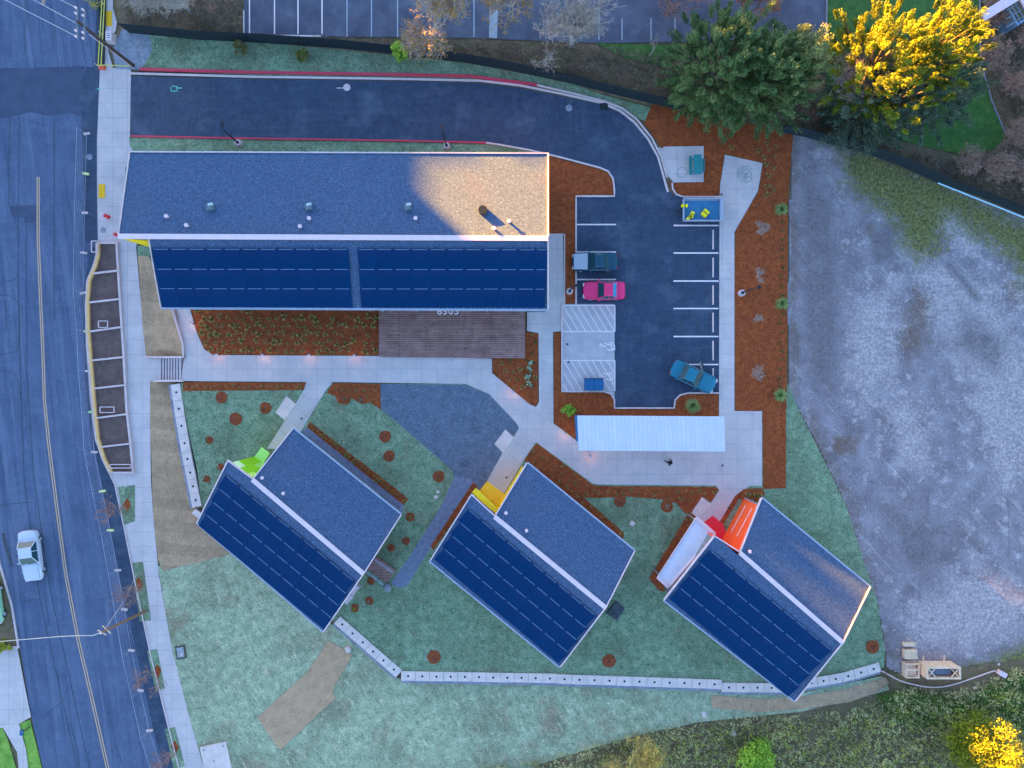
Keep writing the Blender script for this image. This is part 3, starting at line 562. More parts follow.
def house(label, R0, R1, W0, W1, N0, E0, E1, accent, floor_poly, floor_mat, vents, ncols, c0):
    r0, r1, n0 = P(*R0, ZR), P(*R1, ZR), P(*N0, ZR); w0, w1 = P(*W0, ZS), P(*W1, ZS); e0, e1 = P(*E0, ZN), P(*E1, ZN)
    U = (r1-r0).normalized(); V = Vector((-U.y, U.x, 0))      # V points north-east
    if V.y < 0: V = -V
    c = (r0+r1+w0+w1)/4; off = Vector((c.x, c.y, 0)); root = thing('small_house', label, 'house', off)
    def xy(p): return (p.x, p.y)
    sS = (ZR-ZS)/((r0-w0).dot(V)); sN = (ZR-ZN)/((e0-n0).dot(V))
    def zt(p): d = (Vector((p.x, p.y, 0))-Vector((r0.x, r0.y, 0))).dot(V); return ZR-(-d*sS if d < 0 else d*sN)-.22
    a0 = r0+U*.35-V*.02; b0 = w0+U*.5+V*.6; b1 = w1-U*.5+V*.6; a1 = r1-U*.45; m0 = n0+U*.12; f0 = e0+U*.12-V*.6; f1 = e1-U*.45-V*.6
    mid0 = a0
    walls = [(b0, b1, -V*-1, siding), (b1, a1, -U, siding), (a0, b0, U, siding), (f0, f1, -V, siding), (f1, a1, -U, siding)]
    for (p, q, inn, mt) in walls: obj('wall', wall_piece(xy(p), xy(q), zt(p), zt(q), -1.5, inn, off), mt, root)
    # recess: accent wall under the ridge facing north-east, and the accent end wall of the shingled wing
    obj('entry_wall', wall_piece(xy(a0), xy(m0), zt(a0), zt(m0), -.3, -V, off), accent[0], root)['label'] = accent[2]
    obj('entry_wall', wall_piece(xy(m0), xy(f0), zt(m0), zt(f0), -.3, U, off), accent[1], root)['label'] = accent[2]
    # roof slabs
    obj('solar_roof', MB(off).slab([r0, r1, w1, w0], .16), shingle, root); obj('shingle_roof', MB(off).slab([n0, r1, e1, e0], .16), shingle, root)
    z = Vector((0, 0, 1)); rc = MB(off); rc.bar(n0+z*.06-V*.06, r1+z*.06-V*.06+U*.05, .42, .10); obj('ridge_cap', rc, white, root)
    for p, q in ((r1, w1), (r1, e1), (n0, e0), (r0, w0), (r0, n0)): obj('fascia', MB(off).bar(p+z*-.06, q+z*-.06, .10, .28), white, root)
    for p, q, o in ((w0, w1, -V), (e0, e1, V)): obj('gutter', MB(off).bar(p+o*.07-z*.08, q+o*.07-z*.08, .14, .12), galv, root)
    panels(root, off, r0, r1, w0, 1.25, 1.56, 4, ((r1-r0).length-c0-.25)/ncols, c0, ncols)
    for (u, v) in vents: pipe(root, off, on_plane(n0, r1, e0, u, v), .11, .25, white)
    # windows and a back door
    L = (b1-b0).length
    for k in (.18, .5, .82): window_on(root, b0, b1, L*k, .9, 2.3, 1.3, -V, off)
    L2 = (f1-f0).length
    for k in (.25, .7): window_on(root, f0, f1, L2*k, .9, 2.3, 1.3, V, off)
    L3 = (a1-b1).length; window_on(root, b1, a1, L3*.35, .9, 2.2, 1.2, U, off)
    dm = m0-V*.0; dr = MB(off); d = (m0-a0).normalized(); dc = a0+d*((m0-a0).length*.55)+V*.04
    do = obj('door', dr.box((dc.x, dc.y, 1.07), (.95, .06, 2.1), math.atan2(d.y, d.x)), white if accent[3] is None else accent[3], root)
    obj('handle', MB(off).box((dc.x+d.x*.36+V.x*.06, dc.y+d.y*.36+V.y*.06, 1.05), (.12, .05, .04), math.atan2(d.y, d.x)), black, do)
    fl = [P(*q, 0) for q in floor_poly]; fl = fl if (fl[1]-fl[0]).cross(fl[2]-fl[1]).z > 0 else fl[::-1]
    obj('porch_floor', MB(off).prism([(p.x, p.y) for p in fl], -.2, .07), floor_mat, root)
    return root, off, dict(r0=r0, r1=r1, w0=w0, w1=w1, n0=n0, e0=e0, e1=e1, U=U, V=V, a0=a0, m0=m0, f0=f0, zt=zt)
h1, o1, d1 = house('dark-roofed house with a lime green checkered entry, westernmost of the three angled houses', (228,460.5), (364,573), (197,523), (323.5,631.5), (253,479), (293,428.5), (401,515),
      (lime2, lime1, 'wall of lime green checkered panels', lime3), [(262,447),(270,453),(259,471),(249,464)], lime3, [(263,477.5),(284,493)], 10, .55)
h2, o2, d2 = house('dark-roofed house with a bright yellow entry, between the lime and the red entry houses', (471.5,494.5), (606,607), (430,561), (560,667), (495,516), (527,463), (634.5,551),
      (yellow, yellow, 'bright yellow wall', amber), [(487,481),(504.4,494),(494,513),(474,498)], amber, [(506,512.5),(526.5,530)], 10, .55)
h3, o3, d3 = house('dark-roofed house with an orange-red entry wall and a white side roof', (714.5,536), (843,642), (664,600), (795,701), (740,552), (761.5,498), (870,587),
      (red1, red1, 'orange-red wall with two white light strips', red2), [(712.5,515.5),(723,524),(729,542),(742,553),(700,525)], red2, [(749,551)], 10, .5)
# lime checker panels
def on_wall(root, off, a, b, out, rows, cols, z0, ztop, mats):
    a = Vector((a.x, a.y, 0)); b = Vector((b.x, b.y, 0)); d = (b-a).normalized(); L = (b-a).length; rz = math.atan2(d.y, d.x); mb = MB(off)
    for i in range(cols):
        for j in range(rows):
            hh = (ztop-z0)/rows
            mb.box(a+d*L*(i+.5)/cols+out*.04+Vector((0, 0, z0+hh*(j+.5))), (L/cols-.01, .04, hh-.01), rz, random.choice([0, 1, 0, 1, 2]) if (i+j) % 2 else (i*7+j*3) % 2)
    obj('wall_panels', mb, mats, root)
m4 = M('whitish_lime_panel', (.72,.85,.55), None, rough=.6)
on_wall(h1, o1, d1['a0'], d1['m0'], d1['V'], 4, 3, .05, ZR-.3, [lime1, lime2, m4]); on_wall(h1, o1, d1['m0'], d1['f0']+(d1['m0']-d1['f0'])*.1, -d1['U'], 3, 5, .05, 3.4, [lime2, lime1, m4])
for zz in (1.3, 3.0):
    a, b = d3['m0'], d3['f0']; a2 = a+(b-a)*.22; b2 = a+(b-a)*.86; U = d3['U']
    obj('light_strip', MB(o3).bar(Vector((a2.x, a2.y, zz))-U*.03, Vector((b2.x, b2.y, zz))-U*.03, .05, .10), white, h3)
# yellow eave board above house 2's entry
U, V = d2['U'], d2['V']; obj('entry_beam', MB(o2).bar(P(471.5,493,4.9)+V*.35, P(495,515,4.9)+V*.35, .5, .3), yellow, h2)
# house 3: white lean-to roof on the north-west side
q = [P(696,517.5,2.9), P(714.5,534,2.9), P(668.5,587,2.9), P(657.5,577,2.9)]
obj('side_roof', MB(o3).slab(q, .18), roofw, h3); pr = MB(o3)
zz = Vector((0, 0, .09)); pr.bar(q[0]+zz, q[1]+zz, .34, .2); pr.bar(q[1]+zz*.5, q[2]+zz*.5, .14, .2); pr.bar(q[2]+zz, q[3]+zz, .3, .2); pr.bar(q[3]+zz*.4, q[0]+zz*.4, .08, .1)
obj('parapet', pr, white, h3)
for a_, b_ in ((q[0], q[3]), (q[3], q[0])):
    p = a_+(b_-a_)*.03+(q[1]-q[0])*.06; obj('post', MB(o3).box((p.x, p.y, 1.38), (.12,.12,2.7), math.atan2(d3['U'].y, d3['U'].x)), siding, h3)
# ---- main building
ZM, ZMN, ZMS = 7.2, 5.1, 4.7
mo = Vector((-17, 15, 0)); main = thing('long_building', 'long building with a shingle roof to the north and blue solar panels to the south', 'building', mo)
nw, ne, rw, re, sw, se, srw = P(130,152,ZMN), P(548,153.5,ZMN), P(118.5,236.5,ZM), P(548,238.5,ZM), P(161,307,ZMS), P(548,309,ZMS), P(148.5,238,ZM)
obj('shingle_roof', MB(mo).slab([rw, re, ne, nw], .2), shingle, main); obj('solar_roof', MB(mo).slab([srw-Vector((0,0,.05)), re-Vector((0,0,.05)), se, sw], .2), shingle, main)
Z = Vector((0, 0, 1)); rc = MB(mo); rc.bar(rw+Z*.07, re+Z*.07, .46, .16); obj('ridge_cap', rc, white, main)
for a_, b_, w_ in ((re-Z*.05, ne-Z*.05, .14), (re-Z*.05, se-Z*.05, .14), (rw-Z*.08, nw-Z*.08, .10), (nw-Z*.04, ne-Z*.04, .12), (srw-Z*.1, sw-Z*.08, .1)): obj('fascia', MB(mo).bar(a_, b_, w_, .32), conc_l, main)
gt = MB(mo); gt.bar(sw+Vector((0,-.1,-.05)), se+Vector((0,-.1,-.05)), .2, .16)
for k in range(48):
    p = sw+(se-sw)*(k+.5)/48; gt.bar(p+Vector((0,.35,.06)), p+Vector((0,-.25,.04)), .05, .06)
gt.bar(sw+Vector((.1,.42,.13)), se+Vector((-.1,.42,.13)), .06, .06); obj('gutter', gt, galv, main)
# walls
A = (rw+Vector((3.6,0,0))); wn = [nw+Vector((2.2,-.7,0)), ne+Vector((-.5,-.7,0)), se+Vector((-.5,1.4,0)), sw+Vector((2.6,1.4,0))]
def zmain(p): 
    return (ZM-(p.y-re.y)*(ZM-ZMN)/(ne.y-re.y) if p.y > re.y else ZM-(re.y-p.y)*(ZM-ZMS)/(re.y-se.y))-.3
rwm, rem = Vector((wn[0].x+.4, re.y, 0)), Vector((wn[1].x, re.y, 0))
for p, q2, inn in ((wn[0], wn[1], (0,-1)), (wn[1], rem, (-1,0)), (rem, wn[2], (-1,0)), (wn[2], wn[3], (0,1)), (wn[3], rwm, (1,0)), (rwm, wn[0], (1,0))):
    obj('wall', wall_piece((p.x, p.y), (q2.x, q2.y), zmain(p), zmain(q2), -1.5, inn, mo), siding, main)
for k in range(7): window_on(main, wn[0], wn[1], 3+k*5.2, 1.6, 3.0, 1.6, (0,1,0), mo)
for k in (0,1,2,3): window_on(main, wn[3], wn[2], 3+k*4.2, .6, 3.2, 2.4, (0,-1,0), mo)
for k in range(3):
    dx = wn[3].x+24+k*2.2; dd = obj('door', MB(mo).box((dx, wn[3].y-.04, 1.5), (1.1, .06, 2.2)), glass, main); obj('handle', MB(mo).box((dx+.4, wn[3].y-.09, 1.5), (.05, .05, .4)), galv, dd)
# yellow prow under the projecting ridge tip
tip = P(121,238.5,ZM-.25); b2 = P(148.5,241,ZM-.3); b3 = P(149.5,247.2,ZM-1.6)
obj('prow_soffit', MB(mo).slab([tip, b2, b3], .10), yellow, main)
# panels: two blocks
psw = (sw-srw); Uu = (re-srw).normalized()
L1 = on_plane(srw, re, sw, 153, 250); base = srw
c0 = (on_plane(srw, re, sw, 154.5, 276)-on_plane(srw, re, sw, 150.5+4, 250)).length*0
x_left = on_plane(srw, re, sw, 151.5, 243).x-srw.x; panels(main, mo, srw, re, sw, .95, 1.81, 3, 1.605, x_left, 11)
x_r = on_plane(srw, re, sw, 357.5, 243).x-srw.x; panels(main, mo, srw, re, sw, .95, 1.81, 3, 1.605, x_r, 10)
x_e = x_r+16.05; me_h = panel_mesh(.99, 1.804)
for r in range(3):
    nrm = Uu.cross(sw-srw).normalized(); nrm = nrm if nrm.z > 0 else -nrm; D = nrm.cross(Uu); D = D if D.y < 0 else -D
    x_r2 = x_e+Uu.dot(sw-srw)/D.dot(sw-srw)*1.81*(r+.5); o = link('solar_panel', me_h, main); m = Matrix((Uu if Uu.cross(D).z > 0 else -Uu, D, nrm)).transposed().to_4x4(); m.translation = srw+Uu*(x_r2+.5)+D*(.95+1.81*(r+.5))+nrm*.12-mo; o.matrix_local = m
for (u, v) in ((211,208),(309,208),(408,208)):
    p = on_plane(rw, re, nw, u, v); f = obj('roof_fan', MB(mo).box(p+Z*.22, (.62,.62,.55), .2, 0, .8), M('fan_grey', (.10,.13,.18), None), main)
    obj('hood', MB(mo).box(p+Vector((.12,.22,.4)), (.42,.22,.2), .2), M('fan_hood', (.35,.42,.5), None), f)
pipe(main, mo, on_plane(rw, re, nw, 483, 211), .42, .5, black, 'roof_fan', False)
for (u, v) in ((168,217),(188,226),(301,227),(310,219),(416,219),(494,229),(509,222)): pipe(main, mo, on_plane(rw, re, nw, u, v), .12, .35, white)
# address numerals leaning back on the canopy edge
def text_mesh(s, size, depth):
    cu = bpy.data.curves.new('numerals', 'FONT'); cu.body = s; cu.size = size; cu.extrude = depth; cu.align_x = 'CENTER'; cu.offset = .008; cu.space_character = 1.15
    t = bpy.data.objects.new('numerals', cu); COL.objects.link(t); bpy.context.view_layer.update()
    me = bpy.data.meshes.new_from_object(t.evaluated_get(bpy.context.evaluated_depsgraph_get())); bpy.data.objects.remove(t); return me
tm = text_mesh('6305', .92, .02); tm.materials.clear(); tm.materials.append(white)
np_ = P(448, 314.4, 3.9)-mo; sg = obj('address_numerals', tm, None, main, np_) if False else link('address_numerals', tm, main, np_); sg.rotation_euler.x = math.radians(14)
br = MB(mo); br.bar(P(439,314.6,3.8), P(457,314.6,3.8), .03, .03); br.bar(P(440,314.6,3.8), P(440,308,4.2), .03, .03); br.bar(P(456,314.6,3.8), P(456,308,4.2), .03, .03); obj('sign_bracket', br, black, main)
# wooden deck
dk = thing('wooden_deck', 'low purple-brown board deck south of the long building', 'deck', P(452,334,0)); od = P(452,334,0)
ps = [P(*q) for q in ((379.5,356.8),(525,358.5),(525,300),(379.5,300))]
obj('deck_floor', MB(od).prism([(p.x, p.y) for p in ps], .22, .36), woodd, dk)
sk = MB(od); sk.bar(ps[0]+Vector((0.05,.06,.1)), ps[1]+Vector((-.05,.06,.1)), .05, .22); sk.bar(ps[1]+Vector((-.06,.1,.1)), ps[2]+Vector((-.06,0,.1)), .05, .22); sk.bar(ps[0]+Vector((.06,.1,.1)), ps[3]+Vector((.06,0,.1)), .05, .22); obj('deck_skirt', sk, woodd, dk)
for k in range(5):
    p = P(385+k*34, 312, 0); obj('post', MB(od).box((p.x, p.y, 1.9), (.16,.16,3.1)), siding, dk)
# bike shelter
oh = P(650,434,0); sh = thing('bike_shelter', 'open shelter with a long ribbed white metal roof beside the car park', 'shelter', oh)
zs = 2.9; q = [P(577.5,415.5,zs+.15), P(723.5,416.5,zs+.15), P(724.5,451.5,zs), P(579,450.5,zs)]
obj('roof', MB(oh).slab(q, .06), roofw, sh); rb = MB(oh); rng = random.Random(3)
x = 0.
n_r = 34
for k in range(n_r+1):
    t = k/n_r; a = q[0]+(q[1]-q[0])*t; b = q[3]+(q[2]-q[3])*t; rb.bar(a+Z*.03, b+Z*.03, rng.uniform(.05,.17), .05)
obj('roof_rib', rb, M('rib_metal', (.55,.62,.76), None, rough=.45, spec=.4), sh)
ed = MB(oh); ed.bar(q[0]-Z*.1+Vector((-.15,0,0)), q[3]-Z*.1+Vector((-.15,.9,0)), .22, .3); obj('end_beam', ed, M('blue_beam', (.02,.10,.24), None), sh)
for k in range(5):
    for t in (.08, .92):
        a = q[0]+(q[1]-q[0])*(.03+.235*k); b = q[3]+(q[2]-q[3])*(.03+.235*k); p = a+(b-a)*t; obj('post', MB(oh).box((p.x, p.y, 1.38), (.12,.12,2.76)), galv, sh)
for t in (.08, .92):
    obj('beam', MB(oh).bar(q[0]+(q[3]-q[0])*t-Z*.17, q[1]+(q[2]-q[1])*t-Z*.17, .1, .2), galv, sh)
# back decks of the houses
def small_deck(lab, pts, cat='deck', rails=True, m=woodd, z=.3):
    c = sum((P(*p) for p in pts), Vector())/len(pts); r = thing('back_step', lab, cat, c); w = [P(*p) for p in pts]; w = w if (w[1]-w[0]).cross(w[2]-w[1]).z > 0 else w[::-1]
    obj('platform', MB(c).prism([(p.x, p.y) for p in w], -.05, z), m, r)
    if rails:
        for a, b in rails:
            a, b = P(*a), P(*b); mb = MB(c); mb.bar(a+Z*1.0, b+Z*1.0, .07, .05); mb.bar(a+Z*.6, b+Z*.6, .04, .03)
            for k in range(4): p = a+(b-a)*k/3; mb.box((p.x, p.y, .6), (.05,.05,.85))
            obj('railing', mb, galv, r)
    return r
small_deck('railed wooden back deck at the corner of the lime entry house', [(377,556),(396.5,569.5),(387,582),(367.5,568)], rails=[((376.5,557.5),(394.5,570)),((367.5,569),(385,582))])
small_deck('plain dark back step at the corner of the yellow entry house', [(616,600.5),(624,608),(616.5,619.5),(606,612.5)], rails=False, m=M('dark_boards', (.05,.06,.08), (.07,.08,.11), 2, planks=(3,.15,.9,.012,.5,.5)))
for i, (u, v, lb) in enumerate(((356.5,588,'white boxed outdoor unit at the lime entry house, nearer its railed back deck'),(350.5,597,'white boxed outdoor unit at the lime entry house, farther from its railed back deck'))):
    c = g(u, v); t = thing('outdoor_unit', lb, 'heat pump', c, .87); obj('cabinet', MB().box((0,0,.45),(1.0,.42,.8)), white, t); obj('fan_grille', MB().tube([(-.1,-.212,.45),(-.1,-.235,.45)], .28, 16), siding, t); obj('base', MB().box((0,0,.03),(1.1,.5,.06)), conc_w, t)
obj_c = g(387.5, 587.5); tag(obj('boulder', MB().lathe((0,0,-.05), [(.35,0),(.42,.15),(.32,.35),(.12,.42)], 9), conc_w, None, obj_c), 'pale grey round well cover beside the railed back deck', 'cover')
# top-right garden building
og = P(1019,6,0); gb = thing('garden_shed', 'white-beamed garden building with blue sides among the brown shrubs', 'building', og)
A_ = -.60
for (u, v, l, w_) in ((1002,5,4.4,.75),(1030,8,5.6,.9)):
    p = P(u, v, 2.6); obj('roof_beam', MB(og).box(p, (l if u < 1010 else .9, .9 if u < 1010 else 6., .18), .55), white, gb)
p = P(1016,12,2.3); fr = MB(og)
for k in range(4): fr.box(p+Vector((-.8+.5*k, .3-.32*k*.0, 0)), (.1,2.6,.1), .55)
for k in range(3): fr.box(p+Vector((0, -.9+.8*k, .02)), (2.2,.1,.1), .55)
obj('roof_frame', fr, siding, gb); obj('side_wall', MB(og).box(P(1001,16,1.2), (.2,3.4,2.2), .55), M('blue_board', (.16,.26,.44), None), gb)
obj('floor', MB(og).box(P(1016,10,.1), (5,5,.2), .55), dirt, gb); obj('side_wall', MB(og).box(P(1022,22,1.2), (2.5,.2,2.2), .55), M('blue_board', (.16,.26,.44), None), gb)
# ================================================================== RETAINING WALLS, PLANTERS
hole = M('dark_hole', (.01,.01,.012), None)
def ret_wall(label, runs, zt, zb, wid=.92, outs=None):
    c = P(runs[0][0][0], runs[0][0][1], 0); r = thing('retaining_wall', label, 'wall', c)
    for (a, b, n, off) in runs:
        A, B = P(*a, zt), P(*b, zt); d = (B-A)/n; dn = d.normalized(); s = Vector((-dn.y, dn.x, 0)); rz = math.atan2(dn.y, dn.x)
        for k in range(n):
            p = A+d*(k+.5)+Vector((0,0,random.uniform(-.02,.02))); mb = MB(c)
            mb.box(p-Vector((0,0,.14)), (d.length-.03, wid, .28), rz+random.uniform(-.008,.008)); mb.tube([p+Vector((0,0,-.01)), p+Vector((0,0,.006))], .115, 8, 1)
            obj('block', mb, [conc_b, hole], r)
        o = s*off; ms = MB(c)
        for j in range(2):
            q = -zb/2
            ms.bar(A+o*(.38+.22*j)+Vector((0,0,-.30-(zt-zb-.3)/2*(j+.5))), B+o*(.38+.22*j)+Vector((0,0,-.30-(zt-zb-.3)/2*(j+.5))), wid, (zt-zb-.3)/2-.01)
        obj('wall_course', ms, conc_w, r)
    return r
ret_wall('short curved wall of eight pale blocks above the straw-coloured slope', [((175,384),(180,417),2,-1),((180,417),(186,452),2,-1),((186,452),(197,507),4,-1)], .12, -1.1)
ret_wall('long bent wall of pale blocks along the south lawn, below the three angled houses', [((337,620),(399,674),6,-1),((401,676),(557,678.5),11,-1),((557,679),(722,684.5),11,-1),((722,687.5),(793,688),5,-1),((793,686),(842,678),4,-1),((842,678),(880,667),3,-1)], .12, -1.15)
c = g(200,512); tag(obj('junction_box', MB().box((0,0,.25),(.5,.7,.9),.9).box((0,0,.73),(.56,.76,.06),.9), conc_b, None, P(200,512,-.6)), 'small white box at the lower end of the short curved block wall', 'box')
tag(obj('junction_box', MB().box((0,0,.12),(.55,.6,.3),.4,0,.92).box((0,0,.28),(.4,.45,.05),.4), conc_b, None, g(348.5,649)), 'small white box at the upper end of the brown matting strip', 'box')
# bioretention planters on the kerb
pc = P(110,350,-1); pl = thing('planter', 'long concrete kerbside planter in eight soil cells with a yellow kerb', 'planter', pc)
Lq = [(99,243),(99,255),(95.5,268),(90,280),(88.5,300),(89,330),(92.5,375),(95.5,410),(98.5,438),(105,459),(112,472)]
Rq = [(117,243),(118.5,270),(121,310),(124,355),(127,410),(131,445),(133.5,472)]
def pbar(a, b, w, hgt, z0=-1.0): 
    return MB(pc).bar(P(a[0], a[1], z0+hgt/2), P(b[0], b[1], z0+hgt/2), w, hgt)
ykm = MB(pc); owm = MB(pc)
for a, b in zip(Lq[:-1], Lq[1:]): ykm.bar(P(*a,-.84), P(*b,-.84), .24, .30); owm.bar(P(a[0]-2,a[1],-.88), P(b[0]-2,b[1],-.88), .2, .2)
obj('yellow_kerb', ykm, ykerb, pl); obj('outer_kerb', owm, conc_l, pl)
rm = MB(pc)
for a, b in zip(Rq[:-1], Rq[1:]): rm.bar(P(*a,-.86), P(*b,-.86), .2, .24)
obj('inner_wall', rm, conc_l, pl)
for i, (a, b) in enumerate((((98,243),(118,243)),((93.5,273.5),(119,270.5)),((90,302.5),(120.5,299)),((90,331.5),(122.5,327)),((91.5,360.5),(124.5,357)),((94,388.5),(126,385)),((97,418),(128,414)),((101,447),(131,443.5)),((111,472.5),(134,472.5)))):
    obj('cross_wall', pbar(a, b, .17, .30), conc_l, pl)
so = sheet('soil', Lq+Rq[::-1], soil, .06, zf=-1.0, cell=0); del so['kind']; so.parent = pl; so.matrix_parent_inverse = Matrix.Translation(-pc)
for (x0,y0,x1,y1) in ((91.5,241,98,252),(98.5,321,107.5,327.5),(100,407,114,412.5),(110,464.5,131,468)):
    fm = MB(pc)
    for a, b in (((x0,y0),(x1,y0)),((x1,y0),(x1,y1)),((x1,y1),(x0,y1)),((x0,y1),(x0,y0))): fm.bar(P(*a,-.62), P(*b,-.62), .09, .06)
    for a in ((x0,y0),(x1,y0),(x1,y1),(x0,y1)): p = P(*a); fm.box((p.x*1.01, p.y*1.01, -.8), (.06,.06,.36))
    obj('inlet_frame', fm, conc_l, pl)
# stairs
sc_ = P(169,369,-1); st = thing('stairs', 'outdoor concrete steps rising from the pavement to the site walk', 'stairs', sc_)
n = 7
for k in range(n):
    u0, u1 = 156+k*3.55, 156+(k+1)*3.55; z = -1+(k+1)/n*1.0; a = P(u0,357.5); b = P(181.5,380.5)
    obj('step', MB(sc_).box(((P(u0,0).x+P(u1,0).x)/2, (a.y+b.y)/2, (z-1.2)/2+.01), ((u1-u0)*.1-.01, a.y-b.y, z+1.2), 0), conc, st)
    obj('nosing', MB(sc_).box((P(u0,0).x*.997+.02, (a.y+b.y)/2, z+.012), (.09, a.y-b.y-.1, .015)), stain, st)
for y in (357.2, 380.8):
    ck = MB(sc_); ck.bar(P(154,y,-.85), P(183,y,.12), .2, .3); obj('side_kerb', ck, conc_l, st)
tag(obj('wall_kerb', MB().bar(P(172.5,308,-.02)-P(180,335), P(183.5,345,0)-P(180,335), .16, .34).bar(P(183.5,345,0)-P(180,335), P(184,357,0)-P(180,335), .16, .34).bar(P(184,357,-.05)-P(180,335), P(146,357,-1+.1)-P(180,335), .14, .3), conc_l, None, P(180,335)), 'low white concrete edging between the straw-coloured slope and the walk', 'edging')
# ================================================================== FENCES
def screen_fence(label, pts, hgt, off=0):
    c = g(*pts[0]); r = thing('screened_fence', label, 'fence', c)
    for a, b in zip(pts[:-1], pts[1:]):
        A, B = g(*a), g(*b); L = (B-A).length; k = max(1, round(L/3)); 
        obj('screen_panel', MB(c).bar(A+Vector((0,0,hgt/2)), B+Vector((0,0,hgt/2)), .03, hgt-.06), screen, r)
        for j in range(k): p = A+(B-A)*j/k; obj('post', MB(c).tube([p+Vector((0,.06,-.1)), p+Vector((0,.06,hgt+.03))], .035, 6), black, r)
        obj('top_rail', MB(c).tube([A+Vector((0,.03,hgt)), B+Vector((0,.03,hgt))], .025, 6), black, r)
    return r
screen_fence('long black-screened fence along the north lawn below the neighbouring car park', [(129,33),(200,40),(270,43.5),(340,48.5),(400,55),(467,63),(507,70),(573,84),(612,94),(651,103.5),(682,110)], 1.8)
screen_fence('black-screened fence between the gravel lot and the big trees', [(779,132.5),(800,136),(863,152),(900,166),(938,183)], 1.8)
f3 = screen_fence('black fence section with a pale blue top rail at the edge of the gravel lot', [(938,183),(980,197),(1025,216),(1080,240)], 1.5)
tr = obj('pale_rail', MB(g(938,183)).bar(g(938,183,1.56), g(1080,240,1.56), .10, .08), M('pale_blue_rail', (.30,.50,.66), None), f3)
# temporary mesh fence on the street
TF = [(87.5,134),(86.5,174),(85.5,213),(84.5,253),(84,293),(87.5,331),(89,371),(92.5,412),(95,452),(103,491),(111,530),(118.5,570),(125,609),(132,650),(141,690),(150,730),(163,770),(174,810)]
fr = thing('temporary_fence', 'temporary wire mesh fence standing on block feet along the street', 'fence', g(*TF[0])); fo = g(*TF[0])
for i, q in enumerate(TF[:-1]):
    A, B = g(*q), g(*TF[i+1]); z = Vector((0,0,1))
    obj('foot', MB(fo).box(A+z*.09, (.62,.22,.16), random.uniform(-.2,.2)), [conc_l, M('pale_yellow_block', (.62,.62,.30), None), M('green_block', (.35,.55,.25), None)][(0,1,0,0,0,2,0,2,0,1,1,0,0,0,0,0,0)[i]], fr)
    obj('post', MB(fo).tube([A, A+z*1.75], .022, 5), galv, fr)
    pn = MB(fo); pn.tube([A+z*1.72, B+z*1.72], .020, 4); pn.tube([A+z*.15, B+z*.15], .018, 4)
    for k in range(1, 20): p = A+(B-A)*k/20; pn.tube([p+z*.15, p+z*1.72], .0035, 3)
    for k in range(1, 6): pn.tube([A+z*(.15+.26*k), B+z*(.15+.26*k)], .0035, 3)
    obj('mesh_panel', pn, galv, fr)
# barrier tape and plank at the top-left pavement edge
ba = g(101,30); bt = thing('tape_barrier', 'yellow tape barrier with an orange foot beside the black edging strip', 'barrier', ba)
obj('edging_strip', MB(ba).bar(g(103,-6,.12), g(101,65,.12), .62, .22), black, bt)
for a, b in (((98,66),(102,0)),((104.5,0),(101,66)),((99,65),(131,66))): obj('tape', MB(ba).bar(g(*a,.9), g(*b,.9), .09, .03), M('yellow_tape', (.62,.60,.12), None), bt)
for a in ((98,66),(101.5,34),(103.5,4)): obj('stake', MB(ba).box(g(*a,.42), (.06,.06,1.0)), timber, bt)
obj('orange_foot', MB(ba).box(g(102,67.5,.1), (.75,.42,.2), -.1, 0, .8), M('orange_rubber', (.55,.10,.05), None), bt)
# utility cabinet near pavement
t = thing('utility_cabinet', 'small white utility cabinet beside the yellow pad at the top of the pavement', 'cabinet', g(113.5,40)); obj('cabinet', MB().box((0,0,.42),(.52,.85,.8)), conc_l, t); obj('lid', MB().box((0,0,.85),(.58,.92,.06)), white, t); obj('base', MB().box((0,0,.03),(.7,1.05,.1)), stainc, t); obj('vent_slat', MB().box((.0,-.2,.885),(.3,.05,.02)).box((0,0,.885),(.3,.05,.02)).box((0,.2,.885),(.3,.05,.02)), black, t)
# ================================================================== POLES, LAMPS
up = P(133.5,65.5,-1); upo = thing('utility_pole', 'dark wooden utility pole with double crossarms leaning over the north drive entrance', 'utility pole', up)
top = Vector((up.x, up.y, 8.9)); dd_ = P(77.5,21.5,8.9)
top = Vector((dd_.x, dd_.y, 8.9)) if (Vector((dd_.x, dd_.y, 0))-Vector((up.x, up.y, 0))).length < 1.2 else top
obj('pole', MB(up).tube([up-Vector((0,0,.2)), top], .17, 10, 0, .12), polewd, upo)
for dx, zz in ((-.2,-.25),(.2,-.6)):
    am = obj('crossarm', MB(up).bar(top+Vector((dx,1.35,zz)), top+Vector((dx,-1.35,zz)), .12, .12), siding, upo)
    for yy in (1.25,.75,-.75,-1.25): obj('insulator', MB(up).lathe(top+Vector((dx,yy,zz+.06)), [(.05,0),(.11,.08),(.06,.16),(.10,.22),(.04,.3)], 8), white, am)
obj('conduit', MB(up).tube([up+Vector((.15,-.38,0)), top+Vector((.0,-.3,-1.6))], .028, 5), conc_l, upo)
def wire(label, pts, r=.018, m=wirem, sag=.25):
    out = []
    for a, b in zip(pts[:-1], pts[1:]):
        for k in range(9): t_ = k/8; out.append(a+(b-a)*t_-Vector((0,0,sag*4*t_*(1-t_))))
    o = obj('overhead_wire', MB(pts[0]).tube(out, r, 5), m, None, pts[0]); return tag(o, label, 'wire')
for i, (yy, e, lb) in enumerate(((1.25,(-150,-105),'northernmost thin overhead wire from the crossarms of the dark pole'),(-.1,(-190,-125),'middle thin overhead wire from the crossarms of the dark pole'),(-1.25,(-215,-115),'southernmost thin overhead wire from the crossarms of the dark pole'))):
    wire(lb, [top+Vector((-.2,yy,0)), P(e[0],e[1],9.2)], .022)
